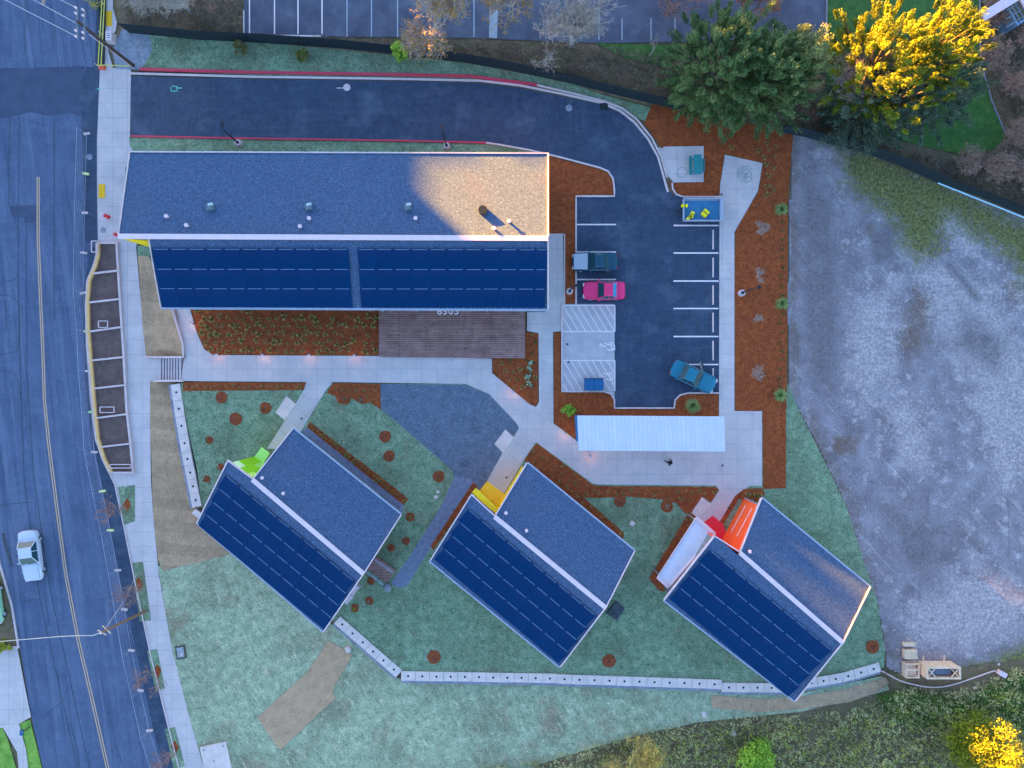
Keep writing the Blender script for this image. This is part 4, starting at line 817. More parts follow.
u2 = P(145,611.5,-1); t2 = P(101.5,632.5,7.6); t2 = Vector((u2.x+(t2.x-u2.x), u2.y+(t2.y-u2.y), 7.6))
up2 = thing('utility_pole', 'brown utility pole with a bare top beside the planted pavement strip', 'utility pole', u2)
obj('pole', MB(u2).tube([u2-Vector((0,0,.2)), t2], .15, 10, 0, .11), M('brown_pole_wood', (.16,.09,.065), (.22,.13,.09), 5), up2)
for a in (0, .7): obj('bracket', MB(u2).bar(t2+Vector((-.4,.18+a*.2,-.1-a)), t2+Vector((.35,-.25-a*.2,-.1-a)), .08, .08), timber, up2)
obj('insulator', MB(u2).lathe(t2+Vector((0,0,.0)), [(.05,0),(.11,.08),(.06,.16),(.1,.22),(.04,.3)], 8), white, up2)
wire('pale overhead wire crossing the street from the brown pole', [t2, P(93,635.5,7.5), P(60,636.5,7.3), P(-120,652,7.2)], .035, M('pale_cable', (.55,.47,.42), None), .05)
wire('pale guy wire slanting from the brown pole top to the pavement', [t2-Vector((0,0,.3)), P(126,598,1.2), g(136,575)], .02, M('pale_cable', (.5,.4,.33), None), .0)
def lamp_post(u, v, arm, lab, rz=0):
    c = g(u, v); r = thing('lamp_post', lab, 'lamp post', c, rz, 'black car park lamp posts')
    obj('base', MB().lathe((0,0,-.05), [(.32,0),(.32,.62),(.29,.66),(.001,.66)], 20), conc_l, r)
    obj('pole', MB().tube([(0,0,.6),(0,0,4.0)], .075, 8, 0, .05), black, r)
    hd = obj('lamp_head', MB().bar((0,0,4.0),(arm[0]*.4,arm[1]*.4,4.02), .07,.06).bar((arm[0]*.35,arm[1]*.35,4.02),(arm[0],arm[1],4.02), .26,.09), black, r)
    obj('base_plate', MB().box((0,0,.68),(.26,.26,.04)), black, r)
    return r
lamp_post(240,144.5,(-.1,.75),'black lamp post on a round concrete base, western one on the drive verge')
lamp_post(447,147.5,(-.05,.75),'black lamp post on a round concrete base, eastern one on the drive verge')
lamp_post(569.3,291.8,(.6,.1),'black lamp post on a round concrete base beside the pink car')
lamp_post(740.5,293.5,(.6,.05),'black lamp post on a round concrete base in the eastern bark bed')
bl = []
for (u, v, lb) in ((194,324,'lit bollard light at the curved corner of the walk west of the brown bed'),(219.5,355,'lit bollard light on the bed edge, first from the steps'),(265,355.2,'lit bollard light on the bed edge, second from the steps'),(311,355.3,'lit bollard light on the bed edge, third from the steps'),
                   (356,355.6,'lit bollard light on the bed edge, nearest the board deck'),(513.5,392,'lit bollard light where the diagonal walk leaves the deck bed'),(564.5,433,'lit bollard light just west of the ribbed white shelter'),(590,455.5,'lit bollard light under the corner of the ribbed white shelter')):
    c = g(u, v); r = thing('bollard_light', lb, 'light', c, 0, 'small bollard lights along the walk')
    obj('post', MB().lathe((0,0,0), [(.07,0),(.07,.62)], 10), siding, r); obj('lens', MB().lathe((0,0,.62), [(.065,0),(.065,.13)], 10), lampm, r); obj('cap', MB().lathe((0,0,.75), [(.12,0),(.12,.05),(.03,.08)], 12), galv, r)
    ld = bpy.data.lights.new('lamp_light', 'POINT'); ld.energy = .16; ld.color = (1,.50,.20); ld.shadow_soft_size = .05; lo = link('lamp_light', ld, r, (0, -.16, .62))
# hydrant and standpipe
def hydrant(u, v, lb, s=1.):
    r = thing('fire_hydrant', lb, 'hydrant', g(u, v, .02)); rd = M('hydrant_red', (.62,.03,.04), None, rough=.5)
    obj('barrel', MB().lathe((0,0,0), [(.2*s,0),(.2*s,.06),(.13*s,.08),(.13*s,.55),(.19*s,.57),(.19*s,.62),(.15*s,.68),(.05*s,.76)], 12), rd, r)
    for a in (0, PI): obj('outlet', MB().tube([(0,0,.42),(.28*s*math.cos(a),.28*s*math.sin(a),.42)], .08*s, 8), rd, r)
    obj('cap_nut', MB().lathe((0,0,.75), [(.04,0),(.04,.07)], 6), white, r)
hydrant(108.5,217,'small red hydrant on the pavement near the round cover'); hydrant(118,235.5,'red hydrant with a white nut under the long building ridge tip', .9)
def cover(u, v, r_, lb, m=conc_w, dz=.026, square=False):
    c = g(u, v, dz); mb = MB()
    if square: mb.box((0,0,.0),(1.4*r_*.1*1.3,1.6*r_*.1,.02),.1)
    else: mb.lathe((0,0,-.02), [(r_*.1,0),(r_*.1,.03),(r_*.085,.032),(r_*.08,.028),(.001,.03)], 20)
    tag(obj('manhole_cover', mb, m, None, c), lb, 'cover')
cover(346.8,87.3,3.6,'pale round cover in the north drive with a short painted line',conc_l,.03); cover(569,108,3.4,'round cover in the bend of the drive', conc_w,.03); cover(604,106.5,4.4,'square dark drain grate at the kerb of the bend', black,.05,True)
cover(89.5,157,3,'round cover in the street beside the temporary fence', conc_w,.03); cover(103,230,2.8,'round dark cover in the pavement near the planter', conc_w,.04); cover(41,2,1,'tiny cover at the street edge north', black,.02) if False else None
for (u,v,lb) in ((721.5,194.5,'dark square marker post cap on the eastern walk'),(301.5,418.5,'small round drain in the walk to the lime entry'),(506.5,477.5,'small round drain in the walk to the yellow entry'),(728.5,508,'small round drain in the walk to the red entry'),(568.5,362,'small dark drain near the parking bay edge'),(567.5,344.3,'small dark vent in the pale accessible bay'),(722.5,465.5,'small drain in the plaza east of the person')):
    cover(u, v, 1.0, lb, black, .035)
# ================================================================== VEHICLES
def car(label, cat, loc, rz, body, L=4.6, W=1.82, Hh=1.44, roofm=None, hoodm=None, estate=False, door_open=False):
    r = thing('parked_car', label, cat, loc, rz); hl = L/2; hw = W/2
    cm = body; gm = glass
    st_ = [(-1,.62,.52,.62),(-.97,.84,.34,.72),(-.86,.95,.26,.80),(-.62,.99,.22,.87),(-.3,1,.22,.92),(0,1,.22,.93),(.3,1,.22,.93),(.6,.99,.22,.95),(.86,.95,.26,.93),(.96,.86,.34,.88),(1,.66,.5,.78)]
    # x>0 is the rear
    mb = MB(); ring = []
    for (x, w, zb, zt) in st_:
        w_ = w*hw; ring.append([(x*hl,-w_*.86,zb),(x*hl,-w_,zb+.16),(x*hl,-w_,zt-.16),(x*hl,-w_*.92,zt-.03),(x*hl,-w_*.5,zt+.015),(x*hl,0,zt+.03),(x*hl,w_*.5,zt+.015),(x*hl,w_*.92,zt-.03),(x*hl,w_,zt-.16),(x*hl,w_,zb+.16),(x*hl,w_*.86,zb)])
    n = len(ring[0]); mb.add([p for q in ring for p in q], [(i*n+j, i*n+(j+1) % n, (i+1)*n+(j+1) % n, (i+1)*n+j) for i in range(len(ring)-1) for j in range(n)]+[tuple(range(n-1,-1,-1)), tuple(range((len(ring)-1)*n, len(ring)*n))])
    xf, xr = -.30*hl, (.60 if not estate else .84)*hl; tf, tr_ = -.02*hl, (.36 if not estate else .72)*hl; zt = Hh; wb, wt = hw*.90, hw*.70; zb = .90
    c8 = [(xf,-wb,zb),(xf,wb,zb),(xr,wb,zb),(xr,-wb,zb),(tf,-wt,zt),(tf,wt,zt),(tr_,wt,zt),(tr_,-wt,zt)]; V8 = [Vector(p) for p in c8]
    for a, b in ((0,4),(1,5),(2,6),(3,7)): mb.tube([V8[a], V8[b]], .045, 5)
    for s in (-1, 1): mb.tube([((xf+xr)/2+.1, s*wb, zb), ((tf+tr_)/2+.1, s*wt, zt)], .04, 5)
    for x_ in (-.335*hl, .665*hl): mb.bar((x_,-hw*.86,.965),(x_,hw*.86,.965), .018, .012, 1)
    for s in (-1, 1):
        mb.bar((-.90*hl, s*hw*.80, .845),(-.34*hl, s*hw*.84, .955), .016, .012, 1); mb.bar((-.30*hl, s*.12+.1, .955),(-.27*hl, s*.12-.42, .985), .02, .02, 1)
        for x_ in (-.26*hl, .12*hl, .5*hl): mb.bar((x_, s*hw*1.003, .35),(x_, s*hw*.985, .80), .014, .012, 1)
    mb.box((-hl*.985,0,.42),(.07,.62,.14),0,1); mb.box((hl*.985,0,.5),(.06,.5,.12),0,1)
    obj('body', mb, [cm, black], r)
    rf = MB(); e = .02
    rf.hexa([(tf-.02,-wt*.9,zt+.03),(tf-.02,wt*.9,zt+.03),(tr_+.02,wt*.9,zt+.03),(tr_+.02,-wt*.9,zt+.03)][::-1], [(tf-.05,-wt-.02,zt-.03),(tf-.05,wt+.02,zt-.03),(tr_+.05,wt+.02,zt-.03),(tr_+.05,-wt-.02,zt-.03)][::-1])
    obj('roof', rf, roofm or cm, r)
    def pane(name, ids, inset=.05):
        c_ = sum((V8[i] for i in ids), Vector())/4; ps_ = [c_+(V8[i]-c_)*(1-inset) for i in ids]; nn = (ps_[1]-ps_[0]).cross(ps_[2]-ps_[1]).normalized(); ce = Vector(((xf+xr)/2,0,1.1))
        if nn.dot(c_-ce) < 0: nn = -nn
        m_ = MB(); top_ = [p+nn*.012 for p in ps_]; m_.hexa(top_, [p-nn*.012 for p in ps_]); obj(name, m_, (M('reflection_blue_glass', (.03,.22,.42), None, rough=.2) if (name == 'rear_window' and body is paintp) else gm), r)  # pink car's rear pane: reflection painted in as bright blue
    pane('windscreen', (0,1,5,4)); pane('rear_window', (3,2,6,7)); pane('side_window', (0,3,7,4)); pane('side_window', (1,2,6,5))
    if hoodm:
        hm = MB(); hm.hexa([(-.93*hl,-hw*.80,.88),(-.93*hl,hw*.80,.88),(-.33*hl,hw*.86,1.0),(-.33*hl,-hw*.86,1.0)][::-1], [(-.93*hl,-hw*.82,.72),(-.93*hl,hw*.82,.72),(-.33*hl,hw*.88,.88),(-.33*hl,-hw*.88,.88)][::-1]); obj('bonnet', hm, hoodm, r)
    for s in (-1, 1):
        obj('headlight', MB().box((-.965*hl, s*hw*.62, .66), (.16,.34,.14)), conc_l, r); obj('tail_light', MB().box((.965*hl, s*hw*.62, .76), (.14,.34,.14)), M('tail_red', (.35,.01,.01), None, rough=.3), r)
        obj('mirror', MB().box((-.24*hl, s*(hw+.10), .96), (.12,.2,.13)), cm, r)
        for x in (-.62*hl, .60*hl):
            wh = obj('wheel', MB().tube([(x, s*(hw-.22), .32),(x, s*(hw-.01), .32)], .32, 18), dark, r); obj('rim', MB().tube([(x, s*(hw-.03), .32),(x, s*(hw+.005), .32)], .19, 12), galv, wh)
    mid = MB()
    for s in (-1, 1): mid.bar((-.28*hl, s*(hw*.935), .885),(.55*hl, s*(hw*.935), .90), .03, .03)
    obj('side_trim', mid, galv, r)
    if door_open:
        dm = MB(); dm.bar((-.30*hl, -hw, .6), (-.02*hl, -hw-.75, .6), .08, .6); od_ = obj('open_door', dm, cm, r); obj('door_window', MB().bar((-.28*hl,-hw,1.08),(-.04*hl,-hw-.70,1.08),.03,.34), gm, od_); obj('door_card', MB().bar((-.27*hl,-hw+.06,.6),(0,-hw-.66,.6),.03,.5), conc_l, od_)
    return r
paintw = M('white_car_paint', (.66,.70,.80), None, rough=.28, spec=.5, coat=.5); paintb = M('dark_blue_car_paint', (.008,.045,.085), None, rough=.25, coat=.6)
paintp = M('pink_red_car_paint', (.72,.02,.14), None, rough=.3, coat=.5); paintt = M('teal_car_paint', (.01,.13,.22), None, rough=.28, coat=.6); paintl = M('bonnet_reflection_paint', (.33,.36,.46), None, rough=.4, coat=.3)  # paintl: sky reflection on the bonnet, painted as a pale colour
paintg = M('light_green_car_paint', (.20,.42,.30), None, rough=.3, coat=.5)
car('white sedan driving on the street', 'car', P(35.2,554,-1), PI/2*3+PI+math.radians(7)+0*PI, paintw, 5.1, 1.95).name = 'moving_car'
car('dark blue car with a sky reflection painted on its bonnet, parked north of the pink car', 'car', P(594,263,0), 0, paintb, 4.5, 1.85, hoodm=paintl)
car('bright pink-red car parked in the western row', 'car', P(603,291.5,0), 0, paintp, 4.15, 1.8)
car('teal car parked askew with its front door open', 'car', P(691.5,376.8,0), PI-math.radians(25), paintt, 4.7, 1.85, door_open=True)
car('light green car cut off at the western edge of the street', 'car', P(-3.5,601,-.95), PI/2+math.radians(8), paintg, 4.3, 1.8)
# trailer with tools
tl = P(700,212,0); r = thing('flatbed_trailer', 'low flatbed trailer lined with a blue sheet in the northeast bay', 'trailer', tl)
obj('bed', MB().box((0,0,.62),(3.8,2.2,.12)), galv, r); obj('blue_liner', MB().box((.05,-.02,.70),(3.45,1.85,.05)), tarmac_blue, r)
for s in (-1,1): obj('side_rail', MB().bar((-1.9,s*1.08,.86),(1.9,s*1.08,.86),.10,.34), galv, r); obj('end_rail', MB().bar((s*1.88,-1.05,.84),(s*1.88,1.05,.84),.12 if s < 0 else .3,.3), galv, r)
for s in (-1,1):
    for x in (-.25,.6):
        w_ = obj('wheel', MB().tube([(x,s*.72,.3),(x,s*.9,.3)], .3, 16), dark, r); obj('rim', MB().tube([(x,s*.89,.3),(x,s*.91,.3)], .16, 10), galv, w_)
obj('drawbar', MB().bar((-1.8,.3,.45),(-2.5,0,.45),.09,.09).bar((-1.8,-.3,.45),(-2.5,0,.45),.09,.09), black, r)
for (u,v,rz,l,w_,lb) in ((704.8,213.6,.85,.72,.62,'largest yellow tool case with a dark stripe on the trailer'),(691.6,215.2,1.2,.66,.36,'yellow tool box in the middle of the trailer bed'),(688.6,218.3,.8,.62,.30,'yellow tool box nearest the trailer south side'),(684.2,206.2,0,.62,.30,'small yellow strapped box at the trailer north-west corner')):
    c = P(u, v, .74); t = thing('tool_case', lb, 'tool case', c, rz); obj('case', MB().box((0,0,.14),(l,w_,.26),0,0,.94), toolyel, t); obj('band', MB().box((0,0,.275),(.07,w_*.9,.02)), black, t); obj('handle', MB().bar((-.1,-w_/2-.03,.2),(.1,-w_/2-.03,.2),.03,.03), black, t)
# wheel stops
for i, y in enumerate((239.5,267.5,295,322.5,350.5,378)):
    c = P(713,y,.02); r = tag(obj('wheel_stop', MB().hexa([(-.05,.92,.13),(-.05,-.92,.13),(.05,-.92,.13),(.05,.92,.13)], [(-.09,.98,0),(-.09,-.98,0),(.09,-.98,0),(.09,.98,0)]), conc_l, None, c),
        'white wheel stop in the eastern parking row, %s bay counted from the trailer' % ('first','second','third','fourth','fifth','sixth')[i], 'wheel stop', 'white wheel stops of the eastern parking row')
# blue container
c = P(592.8,384.2,.03); t = thing('waste_container', 'bright blue lidded container on the striped accessible bay', 'container', c)
obj('bin_body', MB().box((0,0,.55),(1.75,1.1,1.0)), bluebox, t)
for s in (-1,1): obj('lid', MB().box((s*.47,0,1.09),(.90,1.2,.07)), bluebox, t); obj('caster', MB().box((s*.7,.35,.06),(.1,.1,.12)).box((s*.7,-.35,.06),(.1,.1,.12)), black, t)
obj('lid_bar', MB().box((0,.55,1.14),(1.8,.06,.04)), black, t)
# picnic table
c = P(695.5,166.8,.03); t = thing('picnic_table', 'teal picnic table with benches on the concrete slab by the bend', 'picnic table', c)
for dx in (-.62,): 
    obj('bench_seat', MB().box((dx,0,.45),(.30,1.85,.05)), teal, t)
obj('bench_seat', MB().box((.66,0,.45),(.26,1.35,.05)), teal, t); obj('table_top', MB().box((0,0,.75),(.80,1.95,.06)), teal, t)
for y in (-.6,.6): obj('leg', MB().bar((-.6,y,.42),(.62,y,.42),.06,.06).bar((-.3,y,.72),(-.45,y,0),.06,.06).bar((.3,y,.72),(.45,y,0),.06,.06), teal, t)
# timber
def lumber(lab, u0, v0, u1, v1, hgt, nb, along='x', name='timber_stack', crate=False):
    a, b = P(u0, v0), P(u1, v1); c = (a+b)/2; w_, d_ = abs(b.x-a.x), abs(b.y-a.y); r = thing(name, lab, 'timber', c)
    if crate:
        for zz in (.12, hgt-.1):
            for s in (-1,1): obj('rail', MB().box((0,s*(d_/2-.06),zz),(w_,.12,.14)), timber, r); obj('rail', MB().box((s*(w_/2-.06),0,zz+.005),(.12,d_-.26,.14)), timber, r)
        for sx in (-1,1):
            for sy in (-1,1): obj('post', MB().box((sx*(w_/2-.07),sy*(d_/2-.07),hgt/2+.01),(.13,.13,hgt)), timber, r)
        for k in range(4): obj('floor_board', MB().box((0,-d_/2+.3+k*(d_-.6)/3,.26),(w_-.1,.28,.04)), timber, r)
        obj('cross_board', MB().box((0,.1,hgt-.05),(w_-.28,.22,.05)), timber, r)
    else:
        for k in range(nb):
            y = -d_/2+d_*(k+.5)/nb; obj('board', MB().box((random.uniform(-.04,.04),y,hgt/2+.09),(w_,d_/nb-.03,hgt)), timber, r)
        for s in (-1,1): obj('bearer', MB().box((s*w_*.35,0,.045),(.1,d_,.09)), timber, r)
    return r
lumber('single thick timber beam, northernmost of the timber pile', 901.5,641.5,913,645, .35, 1); lumber('bundle of pale timber boards north of the open timber crate', 901.5,648,914,657, .5, 4); lumber('open square timber crate between the board bundle and the hose', 901.5,660.5,915,675, .8, 0, crate=True)
a0_, a1_ = P(917,660.5), P(950,672); cc = (a0_+a1_)/2; W_, D_, T_ = abs(a1_.x-a0_.x), abs(a1_.y-a0_.y), 1.6
t = thing('timber_crate', 'large open-topped timber crate with cross braces beside the board bundles', 'crate', cc)
for s in (-1,1):
    obj('side_panel', MB().box((0,s*(D_/2-.03),T_/2),(W_,.05,T_-.1)), timber, t); obj('side_panel', MB().box((s*(W_/2-.03),0,T_/2),(.05,D_-.12,T_-.12)), timber, t)
    obj('top_rail', MB().box((0,s*(D_/2-.06),T_),(W_+.06,.16,.10)), timber, t); obj('top_rail', MB().box((s*(W_/2-.06),0,T_+.002),(.16,D_-.2,.10)), timber, t)
    obj('cross_brace', MB().bar((s*(W_/2-.15),D_/2-.15,T_-.02),(s*(W_/2-.9),-D_/2+.15,T_-.02),.09,.05).bar((s*(W_/2-.15),-D_/2+.15,T_-.075),(s*(W_/2-.9),D_/2-.15,T_-.075),.09,.05), timber, t)
    obj('skid', MB().box((s*1.05,0,.0),(.14,D_+1.0,.14)), timber, t)
obj('inner_load', MB().box((0,0,.62),(W_-1.2,D_-.4,.9)), M('blue_wrap', (.12,.17,.27), (.17,.22,.33), 2), t)
# pipe along the edge of the brush
hp = chaikin([(882,671),(890,675.5),(900,681),(915,685),(932,688),(950,686),(975,677.5),(993,671),(996,671)], 2, False)
hc = g(940,686); tag(obj('drain_hose', MB(hc).tube([g(*q, .09) for q in hp], .065, 6), conc_l, None, hc), 'long pale hose curving south of the timber crates', 'hose')
c = g(1000,672.5); t = thing('pump_box', 'pale box at the eastern end of the long hose', 'box', c, -.5); obj('case', MB().box((0,0,.22),(.75,.45,.4)), conc_b, t); obj('lid', MB().box((0,0,.44),(.8,.5,.05)), white, t)
for (u,v,s,lb) in ((973,697,.32,'largest pale rag lying in the brush south of the hose'),(975.5,688,.16,'small white scrap north of the pale rag'),(999,664.5,.13,'tiny white scrap north of the pale pump box'),(978.5,711,.14,'small white scrap south of the pale rag'),(704,714,.3,'whitish debris at the western end of the pale matting'),(734,733.5,.3,'whitish debris in the brush south of the block wall'),(436,497,.22,'nearer of two pale stones on the lawn by the gravel path'),(438,492,.2,'farther of two pale stones on the lawn by the gravel path'),(632,523.5,.3,'pale stone on the lawn between the yellow and red entry houses')):
    n_ = 8; mb = MB(); mb.lathe((0,0,-.03), [(s,0),(s*.95,s*.3),(s*.6,s*.5),(.02,s*.55)], n_)
    for k, p in enumerate(mb.v): mb.v[k] = Vector((p.x*random.uniform(.7,1.3), p.y*random.uniform(.6,1.2), p.z))
    nm = 'rag' if 'rag' in lb else ('stone' if 'stone' in lb else 'scrap'); tag(obj(nm, mb, conc_b, None, g(u,v,.01)), lb, nm)
for (u,v,lb,s) in ((181,652,'square valve box in the lawn at the pavement edge',1),):
    c = g(u,v,.01); t = thing('valve_box', lb, 'box', c, .15); obj('frame', MB().box((0,0,.04),(1.0,1.35,.1)), barkd, t); obj('lid', MB().box((0,0,.1),(.7,1.0,.04)), stainc, t); obj('fitting', MB().lathe((.1,-.2,.12),[(.16,0),(.1,.12)],8), conc_l, t)
c = g(216,757,.01); t = thing('concrete_pad', 'pale concrete pad at the south end of the pavement', 'pad', c, math.radians(12)); obj('slab', MB().box((0,-.1,.06),(2.7,2.9,.16)), conc_b, t)
for p in ((-1,1),(1,1),(-.2,-.3)): obj('bolt', MB().lathe((p[0],p[1],.14),[(.06,0),(.05,.06)],6), black, t)
tag(obj('step_block', MB().box((0,0,.10),(.34,1.7,.2)), conc_w, None, g(140,192,0)) if False else obj('edging_strip', MB().box((0,0,.06),(.22,2.2,.12),.05), lawn_m, None, P(127.5,178,-.9)), 'narrow green strip at the west end of the long building', 'edging')
# small shed row: post box items at south-west corner
c = g(29.5,727,.05); t = thing('mailbox', 'small dark roadside mailbox at the corner of the west drive', 'mailbox', c); obj('post', MB().box((0,0,.5),(.09,.09,1.0)), barkd, t); obj('box', MB().box((0,0,1.1),(.25,.5,.24)), bluebox, t); obj('flag', MB().box((.15,.1,1.2),(.02,.1,.16)), conc_l, t)
# ================================================================== PLANTS
def leafmesh(name, centers, radii, per, size, mat, up=.3, tint=None, squash=.8, elong=1.0, seed=1, spray=None):
    rg = np.random.default_rng(seed); C = np.asarray(centers, float); R = np.asarray(radii, float); n = len(C)*per
    ci = np.repeat(np.arange(len(C)), per); d = rg.normal(size=(n, 3)); d /= np.linalg.norm(d, axis=1)[:, None]
    rr = rg.random(n)**.45; p = C[ci]+d*(R[ci]*rr)[:, None]*np.array([1, 1, squash])
    if spray is not None:
        o_ = C-np.array(spray); o_ /= (np.linalg.norm(o_, axis=1)[:, None]+1e-6); oo = o_[ci]; p = p*1.0+oo*((rg.random(n)**.8-.35)*R[ci]*2.4)[:, None]; p -= d*(R[ci]*rr*.35)[:, None]
    nrm = d+np.array([0, 0, up])+rg.normal(size=(n, 3))*.6; nrm /= np.linalg.norm(nrm, axis=1)[:, None]
    t = np.cross(nrm, rg.normal(size=(n, 3))) if spray is None else np.cross(nrm, np.cross(oo+rg.normal(size=(n, 3))*.35, nrm)); t /= np.linalg.norm(t, axis=1)[:, None]; b = np.cross(nrm, t)
    s = size*(.6+.8*rg.random(n))[:, None]
    V = np.empty((n, 4, 3)); V[:, 0] = p-t*s*elong; V[:, 1] = p-b*s*.55; V[:, 2] = p+t*s*elong; V[:, 3] = p+b*s*.55
    me = bpy.data.meshes.new(name); me.vertices.add(n*4); me.vertices.foreach_set('co', V.reshape(-1))
    me.loops.add(n*4); me.loops.foreach_set('vertex_index', np.arange(n*4)); me.polygons.add(n); me.polygons.foreach_set('loop_start', np.arange(n)*4); me.polygons.foreach_set('loop_total', np.full(n, 4))
    me.update(); ct = rg.random(len(C)) if tint is None else np.asarray(tint); tv = np.clip(ct[ci]*.65+rg.random(n)*.45-.05, 0, 1)
    me.attributes.new('tint', 'FLOAT', 'FACE').data.foreach_set('value', tv.astype(np.float32)); me.materials.append(mat); return me
def limb_tree(mb, p, d, L, r, depth, rng, spread=.55, lift=.15, ends=None, nb=(2, 3), shrink=.68, sides=5):
    n = 3; pts = [p]; q = p
    for k in range(n):
        d = (d+Vector((rng.uniform(-1,1), rng.uniform(-1,1), rng.uniform(-.6,1)))*.14+Vector((0,0,lift*.2))).normalized(); q = q+d*L/n; pts.append(q)
    mb.tube(pts if depth > 1 else [pts[0], pts[-1]], max(r, .014), sides if depth > 2 else 3, 0, max(r*.6, .008))
    if depth == 0:
        if ends is not None: ends.append(q)
        return
    for k in range(rng.randint(*nb)+ (1 if depth > 3 else 0)):
        a = rng.uniform(0, 2*PI); side = Vector((math.cos(a), math.sin(a), rng.uniform(-.25,.5))); nd = (d*(1-spread*.5)+side*spread).normalized()
        limb_tree(mb, pts[-1] if k == 0 else pts[-2]+(pts[-1]-pts[-2])*rng.random(), nd, L*shrink*rng.uniform(.8,1.15), r*.55, depth-1, rng, spread, lift, ends, nb, shrink, sides)
def crown_tree(name, label, cat, base, hgt, rad, n_cl, per, leaf, mat, seed, group=None, low=.25, cr=.32, barkmat=None, off=(0,0), squash=.75, leaves2=None, elong=1.2):
    rg = random.Random(seed); c = base; r = thing(name, label, cat, c, 0, group)
    cs = []; rs = []
    for _ in range(n_cl):
        a = rg.uniform(0, 2*PI); z = rg.uniform(low, 1.); prof = math.sin(PI*min(1, max(0, (z-low)/(1-low))*.80+.16))**.6
        q = rad*prof*math.sqrt(rg.uniform(.12, 1)); q *= rg.choice((.8,.95,1.,1.,1.2)); cs.append((off[0]+q*math.cos(a)*rg.uniform(.8,1.2), off[1]+q*math.sin(a)*rg.uniform(.85,1.15), z*hgt)); rs.append(rad*cr*rg.uniform(.5, 1.15))
    tk = MB(); tk.tube([(0,0,-.3),(off[0]*.3,off[1]*.3,hgt*.35),(off[0]*.7,off[1]*.7,hgt*.8)], .035*hgt, 8, 0, .012*hgt)
    for k in range(0, n_cl, max(1, n_cl//22)):
        q = Vector(cs[k]); s = Vector((off[0]*.4, off[1]*.4, max(.8, q.z*.55))); tk.tube([s, (s+q)/2+Vector((0,0,.2)), q], .012*hgt, 5, 0, .004*hgt)
    obj('trunk', tk, barkmat or barkd, r)
    link('crown', leafmesh('crown', cs, rs, per, leaf, mat, seed=seed, squash=squash, elong=elong, spray=(off[0], off[1], hgt*.35)), r)
    return r
def bare_tree(name, label, cat, base, hgt, lean, seed, mat=twigm, depth=4, leaves=None, spread=.6, r0=.14, group=None, nb=(3,4), stems=1, lm=None):
    rng = random.Random(seed); r = thing(name, label, cat, base, 0, group); mb = MB(); ends = []
    for s in range(stems):
        d = (Vector((lean[0], lean[1], 1))+Vector((rng.uniform(-.5,.5), rng.uniform(-.5,.5), 0))*(stems > 1)).normalized()
        limb_tree(mb, Vector((0,0,-.1)), d, hgt*.34, r0, depth, rng, spread, .25, ends, nb, .72)
    obj('trunk', mb, mat, r)
    if leaves:
        n, size = leaves; e = ends[::max(1, len(ends)//n)]; link('leaves', leafmesh('leaves', [tuple(q) for q in e], [.32]*len(e), 5, size, lm, seed=seed), r)
    return r
# large trees north-east
def gb(u, v): return g(u, v)
crown_tree('evergreen_tree', 'broad mid-green evergreen, western of the big pair north of the bark bed', 'tree', gb(702,92), 10.5, 4.6, 380, 190, .065, L_ever, 11, low=.08, cr=.125, elong=1.9)
crown_tree('evergreen_tree', 'broad green evergreen, eastern of the big pair north of the bark bed', 'tree', gb(744,104), 10.0, 4.2, 380, 190, .065, L_ever, 12, low=.08, cr=.13, elong=1.9)
crown_tree('evergreen_tree', 'paler conifer with a light tip behind the two big evergreens', 'tree', gb(768,98), 11.2, 2.6, 130, 170, .075, LEAF('pale_evergreen_leaf', (.07,.10,.045), (.26,.30,.12)), 13, low=.15, cr=.26)
crown_tree('evergreen_tree', 'dark grey-green evergreen below the golden tree at the black fence', 'tree', gb(850,118), 7.5, 4.4, 200, 190, .08, L_dark, 14, low=.1, cr=.16)
crown_tree('evergreen_tree', 'dim blue-green tree east of the golden tree crown', 'tree', gb(912,100), 6.6, 4.4, 160, 180, .08, L_dark, 15, low=.1, cr=.16)
crown_tree('golden_tree', 'tall golden-yellow tree, largest yellow crown beside the bright lawn', 'tree', gb(840,96), 11.5, 4.9, 230, 170, .06, L_yel, 16, low=.35, cr=.12, elong=2.1)
crown_tree('golden_tree', 'golden-yellow tree with spiky tips, east of the largest yellow crown', 'tree', gb(892,84), 11.0, 3.6, 140, 170, .06, L_yel, 17, low=.4, cr=.15, elong=2.2)
crown_tree('golden_tree', 'small yellow tree tip between the dark evergreens south of the golden crowns', 'tree', gb(864,126), 9.8, 3.0, 34, 160, .07, L_yel, 18, low=.55, cr=.17, elong=2.)
bare_tree('bare_tree', 'leafless grey tree between the evergreens and the golden tree', 'tree', gb(818,108), 8.0, (-.05,.12), 21, depth=6, spread=.62, r0=.1)
bare_tree('bare_tree', 'large pale leafless tree over the edge of the neighbouring car park', 'tree', gb(572,46), 8.5, (.0,.10), 22, depth=6, spread=.66, r0=.24)
bare_tree('bare_tree', 'low leafless tree arching over the black fence', 'tree', gb(551,60), 5.0, (-.6,-.30), 23, depth=4, spread=.5, r0=.09)
bare_tree('bare_tree', 'small leafless sapling on the green patch', 'tree', gb(650,56), 3.4, (.35,.2), 24, depth=3, spread=.5, r0=.09)
bare_tree('bare_tree', 'sprawling leafless tree over the brush west of the neighbouring car park', 'tree', gb(190,13), 8, (.2,.05), 25, depth=6, spread=.75, r0=.16)
bare_tree('bare_tree', 'brownish leafless tree next to the neighbouring car park corner', 'tree', gb(228,4), 7, (0,.1), 26, mat=twigr, depth=6, spread=.7, r0=.12)
bare_tree('bare_tree', 'dark leafless tree nearest the utility pole', 'tree', gb(150,6), 6.5, (0,.1), 27, depth=5, spread=.6, r0=.12)
